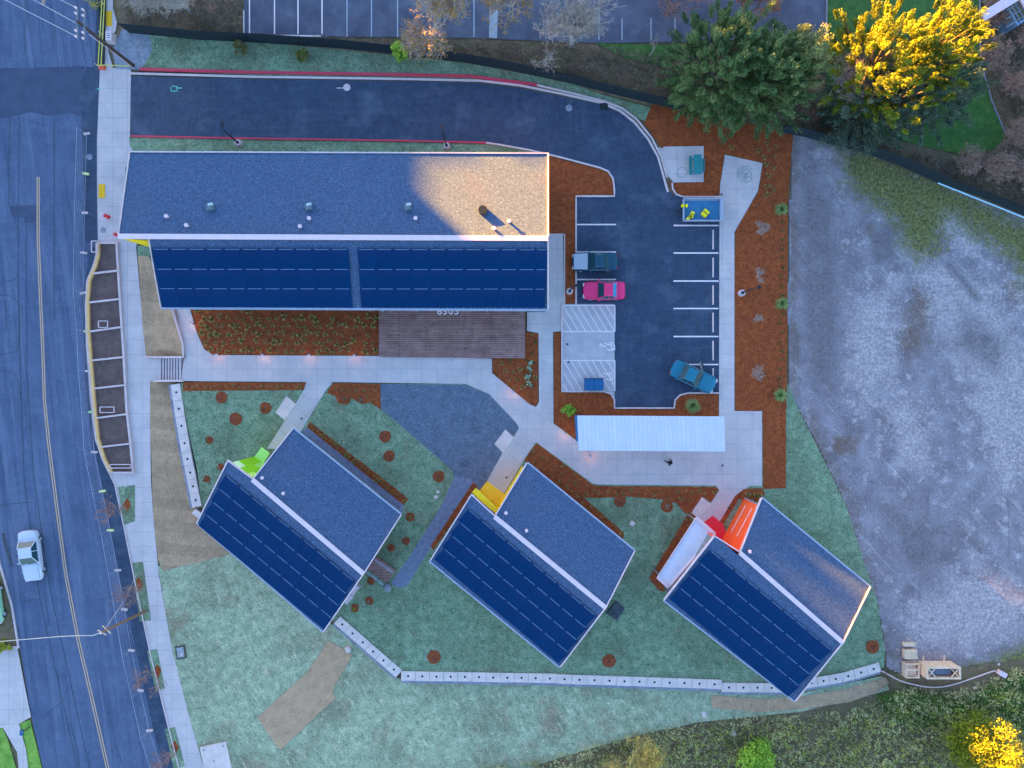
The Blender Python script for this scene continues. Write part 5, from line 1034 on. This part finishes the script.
bare_tree('autumn_tree', 'thin autumn tree with grey twigs and orange leaves beside the lime bush', 'tree', gb(436,44), 8.5, (0,.0), 28, depth=6, spread=.76, r0=.15, leaves=(900,.075), lm=L_or)
bare_tree('autumn_tree', 'autumn tree with orange-yellow leaves at the top edge of the picture', 'tree', gb(512,18), 6.5, (0,.1), 29, depth=5, spread=.7, r0=.12, leaves=(350,.09), lm=L_or)
bare_tree('autumn_tree', 'pinkish thin autumn tree over the eastern stalls of the neighbouring car park', 'tree', gb(668,14), 7.5, (0,.1), 30, mat=twigr, depth=6, spread=.7, r0=.12)
bare_tree('autumn_tree', 'rusty orange autumn tree behind the big evergreens', 'tree', gb(738,24), 7.5, (.05,.1), 31, mat=twigr, depth=6, spread=.7, r0=.13, leaves=(600,.10), lm=LEAF('rust_leaf', (.32,.13,.05), (.55,.26,.10)))
for i, (u, v, s, lb) in enumerate(((985,60,3.2,'brown leafless bush south of the garden building'),(1004,92,3.4,'brown leafless bush east of the curved lawn edge'),(1012,40,3.,'brown leafless bush directly below the garden building'),(1008,140,3.2,'reddish-brown leafless bush at the tip of the bright lawn'),(990,172,3.2,'brown leafless bush above the pale blue rail'),(1020,178,3.4,'brown leafless bush at the east edge above the rail'),(986,22,3.,'brown leafless bush west of the garden building'),(962,166,2.6,'brown leafless bush at the south end of the bright lawn'),(1024,110,3.4,'brown leafless bush at the east edge of the picture'))):
    bare_tree('leafless_bush', lb, 'bush', gb(u, v), s, (0,.05), 40+i, mat=M('brown_twigs', (.22,.14,.12), (.34,.23,.20), 4, .95), depth=5, spread=.85, r0=.05, stems=5, nb=(2,4))
def bush(label, u, v, hgt, rad, mat, seed, n=16, per=110, leaf=.075, group=None, name='bush', elong=1.3):
    rg = random.Random(seed); c = g(u, v, .02); r = thing(name, label, 'bush', c, 0, group); cs = []; rs = []
    for _ in range(n):
        a = rg.uniform(0, 2*PI); q = rad*.75*math.sqrt(rg.random()); cs.append((q*math.cos(a), q*math.sin(a), hgt*rg.uniform(.25,.85)*(1-.4*q/rad))); rs.append(rad*.36*rg.uniform(.7,1.3))
    tk = MB()
    for k in range(0, n, 3): tk.tube([(0,0,-.05),(cs[k][0]*.4,cs[k][1]*.4,cs[k][2]*.6), cs[k]], .03, 4, 0, .01)
    obj('stem', tk, bark, r); link('foliage', leafmesh('foliage', cs, rs, per, leaf, mat, seed=seed, elong=elong), r); return r
bush('bright lime green bush at the black fence beside the thin autumn tree', 402, 56, 3.0, 1.0, L_lime, 61, n=22)
bush('olive bush against the black fence below the marked stalls', 304, 59, 1.6, .75, L_olive, 62, n=14, per=90); bush('brownish olive bush at the west end of the neighbouring car park', 243, 52, 1.8, .7, LEAF('dull_olive_leaf', (.12,.09,.03), (.22,.18,.07)), 63, n=14, per=90)
bush('bright lime green shrub west of the ribbed white shelter', 567.5, 411, .9, .75, L_lime, 64, n=14, per=60)
def tuft_mesh(name, n, hgt, rad, w, mat, seed):
    rg = np.random.default_rng(seed); V = []; F = []; T = []
    for i in range(n):
        a = rg.random()*2*PI; l = rad*(.5+.7*rg.random()); hh = hgt*(.5+.6*rg.random()); dx, dy = math.cos(a), math.sin(a); px_, py_ = -dy*w, dx*w; b = len(V)
        V += [(px_,py_,0),(-px_,-py_,0),(dx*l*.5-px_,dy*l*.5-py_,hh),(dx*l*.5+px_,dy*l*.5+py_,hh),(dx*l,dy*l,hh*.7)]; F += [(b,b+1,b+2,b+3),(b+3,b+2,b+4)]; t = rg.random(); T += [t,t]
    me = bpy.data.meshes.new(name); me.from_pydata(V, [], F); me.attributes.new('tint','FLOAT','FACE').data.foreach_set('value', T); me.materials.append(mat); return me
for (u,v,lb,s) in ((691.5,406,'spiky lime green grass clump by the teal car',1.0),(780,210,'pale green grass clump in the eastern bed, northernmost of three',.85),(780.5,304,'pale green grass clump in the eastern bed, middle of three',.85),(779,395,'pale green grass clump in the eastern bed, southernmost of three',.85)):
    c = g(u,v,.03); r = thing('grass_clump', lb, 'grass clump', c); link('blades', tuft_mesh('blades', 260, .7*s, .85*s, .02, LEAF('clump_leaf', (.13,.20,.05), (.34,.42,.16)), int(u)), r); obj('stem', MB().lathe((0,0,0), [(.12,0),(.05,.25)], 8), bark, r)
for i,(u,v) in enumerate(((530,363),(529,369.3),(528,376.5),(529,383.5))):
    c = g(u,v,.03); bush('pale green rounded plant beside the north-south walk, %s in its row from the deck' % ('first','second','third','fourth')[i], u, v, .4, .32+.05*(i > 1), L_pale, 70+i, n=7, per=30, leaf=.06)
for i,(u,v,lb) in enumerate(((755,233,'northernmost of four whitish young trees in the eastern bed'),(755.5,277,'second from the north of four whitish young trees in the eastern bed'),(753.5,323,'third from the north of four whitish young trees in the eastern bed'),(753.5,371,'southernmost of four whitish young trees in the eastern bed'))):
    bare_tree('young_tree', lb, 'tree', g(u,v), 1.9, (0,0), 80+i, mat=M('whitish_twigs', (.26,.22,.22), (.36,.31,.31), 5), depth=5, spread=.7, r0=.03, nb=(2,4))
for i,(u,v,lb) in enumerate(((127,505,'reddish leafless street tree beside the lower end of the planter'),(139,584,'reddish leafless street tree just north of the brown utility pole'),(157,671,'reddish leafless street tree south of the brown utility pole'),(175,747,'reddish leafless street tree at the bottom of the pavement'))):
    bare_tree('street_tree', lb, 'tree', g(u,v), 3.5, (0,0), 90+i, mat=twigr, depth=5, spread=.62, r0=.04, nb=(3,3))
# mulch rings with small shrubs on the lawns
RINGS = [(221.5,397.5,6,'red','under the narrow bark strip, west'),(235.6,419,6.5,'red','in the middle of the west lawn'),(265.5,408,6,'red','beside the slab of the lime entry walk'),(209,440,4,'olive','near the short curved block wall'),(220.6,467,3.6,'tan','just north-west of the lime entry house'),(206.6,479,3.6,'red','by the lower end of the short curved wall'),
 (385,436.6,6,'red','north of the lime entry house, upper'),(389,456,6,'red','north of the lime entry house, lower'),(438.5,476.5,6,'red','at the lawn corner by the gravel path'),(410,517,4.6,'olive','beyond the east corner of the lime entry house'),(406,541,4,'red','between railed deck and gravel path'),(391,548,4,'red','touching the north side of the railed deck'),
 (371,581,4.2,'red','just south of the railed back deck'),(369.4,601,4.2,'tan','second from the west end of the long wall'),(355,608,4.2,'yellow','nearest the west end of the long wall'),(434,657,7,'red','by the bend of the long block wall'),(609,661,7,'red','south of the yellow entry house'),(620,501,6,'red','at the bark edge below the plaza, west'),(667,506,6.5,'tan','at the bark edge below the plaza, east'),(872.5,647,7,'red','east of the red entry house'),
 (345,399,6,'red','in the scalloped bark bed, west lobe'),(362,400,4,'tan','in the scalloped bark bed, east lobe')]
ringm = {'red': LEAF('red_shrub_leaf', (.12,.035,.03), (.26,.08,.06)), 'olive': L_olive, 'tan': LEAF('tan_shrub_leaf', (.20,.13,.10), (.36,.25,.20)), 'yellow': LEAF('yellow_shrub_leaf', (.25,.20,.02), (.45,.38,.05))}
for i,(u,v,rr,k,lb) in enumerate(RINGS):
    sheet('mulch_bed', rough_edge([(u+rr*math.cos(a),v+rr*math.sin(a)) for a in np.linspace(0,2*PI,13)[:-1]], .35, 3), M('ring_mulch', (.15,.055,.04), (.24,.085,.06), 5, .95, .5, fine=.4), .047, zf=0., cell=0)
    c = g(u,v,.05); r = thing('shrub', '%s shrub in a bark ring, %s' % ({'red':'dark red','olive':'olive','tan':'tan','yellow':'yellow'}[k], lb), 'shrub', c)
    mb = MB(); rg = random.Random(i); ends = []
    for q in range(6):
        a = rg.uniform(0,2*PI); e = Vector((math.cos(a)*rr*.035, math.sin(a)*rr*.035, .5+rg.random()*.3)); mb.tube([(0,0,0), e*.6, e], .012, 4, 0, .006); ends.append(tuple(e*.85))
    obj('stem', mb, twigr, r); link('foliage', leafmesh('foliage', ends+[(0,0,.35)], [rr*.022]*7, 12 if k == 'red' else 26, .05, ringm[k], seed=i), r)
# planting tufts in rows in the bark beds
TF_ = [tuft_mesh('grass_tuft', 26, .3, .32, .024, LEAF('tuft_leaf', (.16,.13,.04), (.42,.34,.12)), 5), tuft_mesh('grass_tuft', 20, .26, .28, .022, LEAF('tuft_leaf_brown', (.20,.12,.045), (.42,.26,.11)), 6), tuft_mesh('grass_tuft', 14, .26, .24, .022, LEAF('tuft_leaf_green', (.04,.09,.03), (.12,.20,.08)), 8)]
def tufts(bed, step, kinds, label, group, mx, jit=.25, sc=1.0, rot=0, margin=2.0):
    poly = BEDS[bed]; xs = [p[0] for p in poly]; ys = [p[1] for p in poly]; pts = []; rg = random.Random(bed); cx, cy = sum(xs)/len(xs), sum(ys)/len(ys)
    ca, sa = math.cos(rot), math.sin(rot); R = int(max(max(xs)-min(xs), max(ys)-min(ys))/step)+2
    for j in range(-R, R):
        for i in range(-R, R):
            a, b = (i+(j % 2)*.5)*step, j*step; u, v = cx+a*ca-b*sa+rg.uniform(-jit,jit)*step, cy+a*sa+b*ca+rg.uniform(-jit,jit)*step
            if inside(poly, u, v) and edge_dist(poly, u, v)[0] > margin: pts.append((u, v))
    rg.shuffle(pts)
    for (u, v) in pts[:mx]:
        o = link('grass_tuft', TF_[rg.choice(kinds)], None, g(u, v, .036)); o.rotation_euler.z = rg.uniform(0, 6.28); s = sc*rg.uniform(.7,1.25); o.scale = (s, s, s); tag(o, label, 'grass tuft', group)
tufts('a', 8.2, [0,0,1], 'small olive grass tuft in the dark bed under the long building eave', 'olive tufts in the bed under the eave', 105, sc=1.2)
tufts('b', 5.6, [1,1,0], 'tiny brown grass tuft in the narrow bark strip below the entry walk', 'tufts in the narrow strip below the entry walk', 40, sc=.75, margin=1.2)
tufts('c', 7, [1], 'tiny brown grass tuft in the scalloped bark bed beside the gravel pad', 'tufts in the scalloped bed', 16, sc=.75)
tufts('d', 5, [0,1], 'small grass tuft in the diagonal bark strip north of the lime entry house', 'tufts in the strip by the lime entry house', 24, sc=.85, margin=1.2, rot=.68)
tufts('e', 8.2, [1,1,0], 'small brown grass tuft in the bark bed south of the plaza', 'tufts in the bed south of the plaza', 62, sc=.8, rot=.68)
tufts('f', 7, [1,0], 'small grass tuft in the bark strip beside the white side roof', 'tufts in the strip by the white side roof', 9, sc=.75, margin=1.0)
tufts('h', 9, [0,1,2], 'small grass tuft in the triangular bed east of the board deck', 'tufts in the triangular bed by the deck', 24, sc=.9)
tufts('l', 6, [0,1], 'small yellowish grass tuft in the bark corner by the orange-red wall', 'tufts in the corner by the red entry', 5, sc=1.)
rg = random.Random(5)
for k in range(19):
    o = link('grass_tuft', TF_[2], None, g(781+rg.uniform(-1.5,1.5), 222+k*9.2, .036)); o.scale = (.9,)*3; tag(o, 'small dark green tuft in the row along the eastern edge of the bark bed', 'grass tuft', 'green tufts along the eastern bed edge')
for k,(u,v) in enumerate(((766,144),(775,146),(758,151),(768,150),(764,158),(774,157),(766,165),(773,168),(768,176),(770,186),(766,187),(773,190),(768,194),(765,196),(731,148))):
    o = link('grass_tuft', TF_[k % 2], None, g(u,v,.036)); tag(o, 'small yellow-brown tuft in the bark bed east of the stained slab', 'grass tuft', 'yellowish tufts by the stained slab')
# undergrowth: uncountable brush masses
def brush(name, poly, n, hgt, leaf, mat, label, seed, per=9, rad=.35, zf=h, hi=None):
    rg = random.Random(seed); xs = [p[0] for p in poly]; ys = [p[1] for p in poly]; cs = []; rs = []; tn = []
    while len(cs) < n:
        u, v = rg.uniform(min(xs), max(xs)), rg.uniform(min(ys), max(ys))
        if inside(poly, u, v):
            p = P(u, v, zf(u, v)); k = .5+.5*math.sin(u*.09+3*math.sin(v*.05))*math.cos(v*.11+u*.03); cs.append((p.x, p.y, p.z+hgt*rg.uniform(.1,.9)*(.4+.6*k))); rs.append(rad*rg.uniform(.5,1.3)); tn.append(max(0,min(1,k*.8+rg.uniform(-.3,.3))))
    c0_ = g(xs[0], ys[0]); cs = [(a-c0_.x, b-c0_.y, c_-c0_.z) for a, b, c_ in cs]
    o = link(name, leafmesh(name, cs, rs, per, leaf, mat, seed=seed, tint=tn, up=.6), None, c0_); return tag(o, label, 'undergrowth', None, 'stuff')
BR = [(480,768),(540,758),(600,742),(645,732),(700,722),(760,714),(800,715),(850,706),(888,698),(905,684),(940,692),(975,682),(1000,676),(1010,668),(1060,660),(1060,800),(480,800)]
brush('undergrowth', BR, 5200, .9, .085, L_brush, 'tangled grey-brown brush along the bottom edge of the site', 101)
brush('undergrowth', [(600,750),(700,728),(770,722),(830,722),(890,706),(960,700),(1000,690),(1040,690),(1040,800),(560,800)], 1500, 1.1, .09, L_weed, 'green brambles growing through the brown brush', 102)
brush('undergrowth', [(876,695),(905,690),(960,700),(1000,680),(1040,665),(1040,730),(1000,730),(950,728),(890,722)], 1700, .3, .08, LEAF('short_weed_leaf', (.06,.12,.02), (.16,.28,.05)), 'short green weeds south of the long pale hose', 103, rad=.4)
brush('undergrowth', [(124,24),(240,36),(246,40),(330,42),(400,48),(470,56),(530,66),(610,88),(680,104),(700,110),(690,60),(600,46),(470,40),(330,38),(243,38),(243,-60),(124,-60)], 3000, .55, .07, L_brown, 'brown leaf litter and twigs behind the black fence', 104)
brush('undergrowth', [(780,128),(870,142),(935,172),(1024,206),(1060,215),(1060,-40),(990,-40),(985,50),(1004,130),(1000,150),(960,162),(900,150),(840,110),(800,80),(775,100)], 3600, .8, .075, L_brown, 'brown brush beyond the black fence and around the bright lawn', 105)
brush('undergrowth', [(842,158),(900,172),(960,196),(1024,226),(1080,262),(1060,320),(1010,258),(960,235),(940,262),(905,250),(880,212),(850,185)], 700, .12, .06, LEAF('lot_weed_leaf', (.13,.16,.05), (.34,.36,.13)), 'patchy green weeds on the north-east part of the gravel lot', 106, rad=.3)
bush('golden yellow tree crown at the bottom right corner', 962, 731, 8.2, 3.3, L_yel, 111, n=80, per=150, leaf=.08, name='golden_bush', elong=1.7)
bush('thin yellow-green bush west of the golden crown at the bottom right', 944, 728, 3.6, 1.5, L_olive, 112, n=18, per=60, leaf=.08); bush('vivid green rounded bush at the bottom edge', 752, 752, 2.8, 2.1, L_lime, 113, n=40, per=120, leaf=.085, elong=1.7); bush('vivid green small bush at the bottom edge, just west of the golden crown brush', 770, 776, 2., 1.5, L_lime, 114, n=12)
bare_tree('sunlit_straw_bush', 'straw-yellow twiggy bush with sunlight put into its colour', 'bush', g(640,748), 4.0, (0,.1), 115, mat=M('sunlit_straw_twigs', (.42,.32,.12), (.55,.43,.18), 4), depth=4, spread=.7, r0=.05, stems=5, leaves=(260,.10), lm=LEAF('sunlit_straw_leaf', (.36,.26,.06), (.62,.48,.14)))  # straw yellow stands in for sunlight falling on this bush
bare_tree('sunlit_straw_bush', 'straw-coloured twiggy bush at the bottom edge, west of the straw-yellow one', 'bush', g(612,765), 3.2, (0,.1), 116, mat=M('sunlit_straw_twigs', (.42,.32,.12), (.55,.43,.18), 4), depth=4, spread=.7, r0=.05, stems=4, leaves=(120,.08), lm=LEAF('sunlit_straw_leaf', (.36,.26,.06), (.62,.48,.14)))
bush('yellow-green bush at the western edge under the pale wire', 8, 645, 1.4, .75, LEAF('yellow_green_leaf', (.16,.17,.02), (.40,.38,.04)), 117, n=12, per=80)
bush('yellow-olive bush at the top edge beside the tape barrier', 96, 2, 2.2, 1.3, LEAF('dry_yellow_leaf', (.28,.22,.06), (.50,.42,.12)), 118, n=12, per=40)
# ================================================================== PERSON
def person(u, v, rz):
    c = g(u, v, .022); r = thing('person', 'person in black clothes walking on the plaza south of the white shelter', 'person', c, rz)
    J = {'pel':((0,0,.95),.14),'wai':((0,.0,1.10),.125),'che':((0,.02,1.32),.15),'nek':((0,.03,1.50),.055),'hd1':((0,.05,1.60),.085),'hd2':((0,.06,1.70),.085),
         'lh':((-.09,0,.90),.10),'lk':((-.10,.16,.50),.065),'la':((-.10,.12,.09),.042),'lt':((-.10,.30,.04),.04),'rh':((.09,0,.90),.10),'rk':((.10,.02,.48),.065),'ra':((.10,-.22,.12),.042),'rt':((.10,-.08,.04),.04),
         'ls':((-.18,.02,1.42),.065),'le':((-.27,-.12,1.16),.045),'lw':((-.26,.02,.94),.032),'lf':((-.25,.08,.86),.03),'rs':((.18,.02,1.42),.065),'re':((.28,.12,1.18),.045),'rw':((.24,.34,1.08),.032),'rf':((.22,.41,1.05),.03)}
    E = [('pel','wai'),('wai','che'),('che','nek'),('nek','hd1'),('hd1','hd2'),('pel','lh'),('lh','lk'),('lk','la'),('la','lt'),('pel','rh'),('rh','rk'),('rk','ra'),('ra','rt'),('che','ls'),('ls','le'),('le','lw'),('lw','lf'),('che','rs'),('rs','re'),('re','rw'),('rw','rf')]
    for s, wj, fj in ((-1,'lw','lf'),(1,'rw','rf')):
        a, b = Vector(J[wj][0]), Vector(J[fj][0]); d = (b-a).normalized(); sd = d.cross(Vector((0,0,1))).normalized()
        for k in range(4): nm = fj+str(k); J[nm] = (tuple(b+sd*(.027*(k-1.5))+d*(.045+.008*(k in (1,2)))), .0085); E.append((fj, nm)); nm2 = nm+'t'; J[nm2] = (tuple(Vector(J[nm][0])+d*.035+Vector((0,0,-.02))), .008); E.append((nm, nm2))
        J[fj+'th'] = (tuple(a+(b-a)*.5-sd*.05*s+d*.03), .010); E.append((fj, fj+'th'))
    ks = list(J); me = bpy.data.meshes.new('body'); me.from_pydata([J[k][0] for k in ks], [(ks.index(a), ks.index(b)) for a, b in E], []); o = link('body', me, r)
    md = o.modifiers.new('s', 'SKIN'); sv = me.skin_vertices[0].data
    for i, k in enumerate(ks): sv[i].radius = (J[k][1],)*2
    sv[0].use_root = True; o.modifiers.new('u', 'SUBSURF').levels = 2; bpy.context.view_layer.update()
    m2 = bpy.data.meshes.new_from_object(o.evaluated_get(bpy.context.evaluated_depsgraph_get())); o.modifiers.clear(); o.data = m2
    for m in (M('skin', (.42,.25,.18), None, rough=.6), M('black_coat', (.008,.010,.018), None, rough=.9), M('dark_trousers', (.010,.013,.025), None, rough=.9)): m2.materials.append(m)
    for p in m2.polygons:
        z = p.center.z; hand = (abs(p.center.x) > .2 and (z < .92 or p.center.y > .33)); p.material_index = 0 if (z > 1.50 or hand) else (1 if z > .86 else 2)
        p.use_smooth = True
    hm = MB(); hm.lathe((0,.035,1.63), [(.098,0),(.108,.06),(.10,.12),(.06,.165),(.005,.175)], 14); obj('hair', hm, M('dark_hair', (.01,.009,.009), None), r, smooth=True)
    for s in (-1,1): obj('shoe', MB().box((s*.10, .21 if s < 0 else -.15, .045), (.10,.28,.09)), black, r); obj('eye', MB().lathe((s*.033,.142,1.665), [(.011,0),(.011,.012)], 6), black, r)
    obj('nose', MB().box((0,.15,1.64),(.025,.03,.045)), M('skin', (.42,.25,.18), None), r); obj('coat_hem', MB().lathe((0,0,.80), [(.185,0),(.17,.12),(.14,.3)], 12), M('black_coat', (.008,.010,.018), None), r, smooth=True)
person(667.8, 461.5, math.radians(55))
# ================================================================== UNSEEN RIDGE added north-west to shade the site; skyline notches shape the sunlit patches
EL = math.radians(4.2); SD = Vector((-.74, .67, 0)).normalized()        # horizontal direction towards the sun
def ridge():
    def z_top(s):                                 # s: px across the sun direction
        def notch(c, hw, e, depth): 
            d = abs(s-c); return depth if d < hw else (24 if d > hw+e else depth+(24-depth)*(d-hw)/e)
        n = 1.2*math.sin(s*.05)+.8*math.sin(s*.13+1)+.5*math.sin(s*.31+2)
        b = 24+n
        a = abs(s+204); A = 24.
        if a < 7: A = 13.5
        elif a < 10: A = 13.5+(a-7)/3*1.7
        elif s > -204 and a < 74: A = 15.2+max(0, a-46)/28*1.1
        elif a < 42: A = 15.45
        elif a < (78 if s > -204 else 48): A = 18.5
        q = min(b, A+(.10*math.sin(s*.7)), notch(-545, 80, 14, 18.5+.7*math.sin(s*.25)+.5*math.sin(s*.6)), notch(-112, 16, 8, 19.0))
        return q
    V = []; F = []; ss = list(np.arange(-1700, 1500, 3.0)); per = Vector((SD.y, -SD.x, 0))
    rows = [(-90, 0.), (-45, .55), (0, 1.), (45, .7), (130, .5), (260, 0.)]
    n = len(rows)
    for s in ss:
        for (dt, k) in rows:
            t = 900+dt   # px toward the sun
            p = SD*t*.1 - per*s*.1
            V.append(None); V[-1] = (p.x, p.y, -1.2+(z_top(s)+1.2)*k)
    for i in range(len(ss)-1):
        for j in range(n-1): F.append((i*n+j, (i+1)*n+j, (i+1)*n+j+1, i*n+j+1))
    # shift so that s is measured from pixel coordinates (0,0) = world (-51.2, 38.4)
    me = bpy.data.meshes.new('added_shade_ridge'); me.from_pydata([(x-51.2, y+38.4, z) for x, y, z in V], [], F); me.materials.append(M('shade_ridge_green', (.03,.05,.02), (.06,.08,.03), .3, .95)); me.update()
    tag(link('added_shade_ridge', me), kind='structure')
ridge()
# ================================================================== LIGHT, SKY, CAMERA
w = bpy.data.worlds.new('World'); SC.world = w; w.use_nodes = True; nt = w.node_tree; bg = nt.nodes['Background']
sk = nt.nodes.new('ShaderNodeTexSky'); sk.sky_type = 'NISHITA'; sk.sun_disc = False; sk.sun_elevation = EL
az = math.atan2(SD.x, SD.y); sk.sun_rotation = az; sk.air_density = 1.0; sk.dust_density = .6; sk.ozone_density = 3.0
nt.links.new(sk.outputs[0], bg.inputs[0]); bg.inputs[1].default_value = .05
sl = bpy.data.lights.new('sun', 'SUN'); sl.energy = 3.0; sl.angle = math.radians(.5); sl.color = (1, .50, .05)
so_ = link('sun', sl); dv = Vector((SD.x*math.cos(EL), SD.y*math.cos(EL), math.sin(EL))); so_.rotation_euler = dv.to_track_quat('Z', 'Y').to_euler()
cd = bpy.data.cameras.new('camera'); cam = link('camera', cd, None, (0, 0, H)); cam.rotation_euler = (0, 0, 0)
cd.sensor_width = 36; cd.sensor_fit = 'HORIZONTAL'; cd.lens = 36*H/102.4; cd.clip_end = 30000; cd.clip_start = 1
SC.camera = cam; v = SC.view_settings; v.view_transform = 'Standard'; v.look = 'None'; v.gamma = 1; v.use_curve_mapping = False; v.exposure = 5.1
SC.cycles.max_bounces = 5; SC.cycles.diffuse_bounces = 3; SC.cycles.use_denoising = True
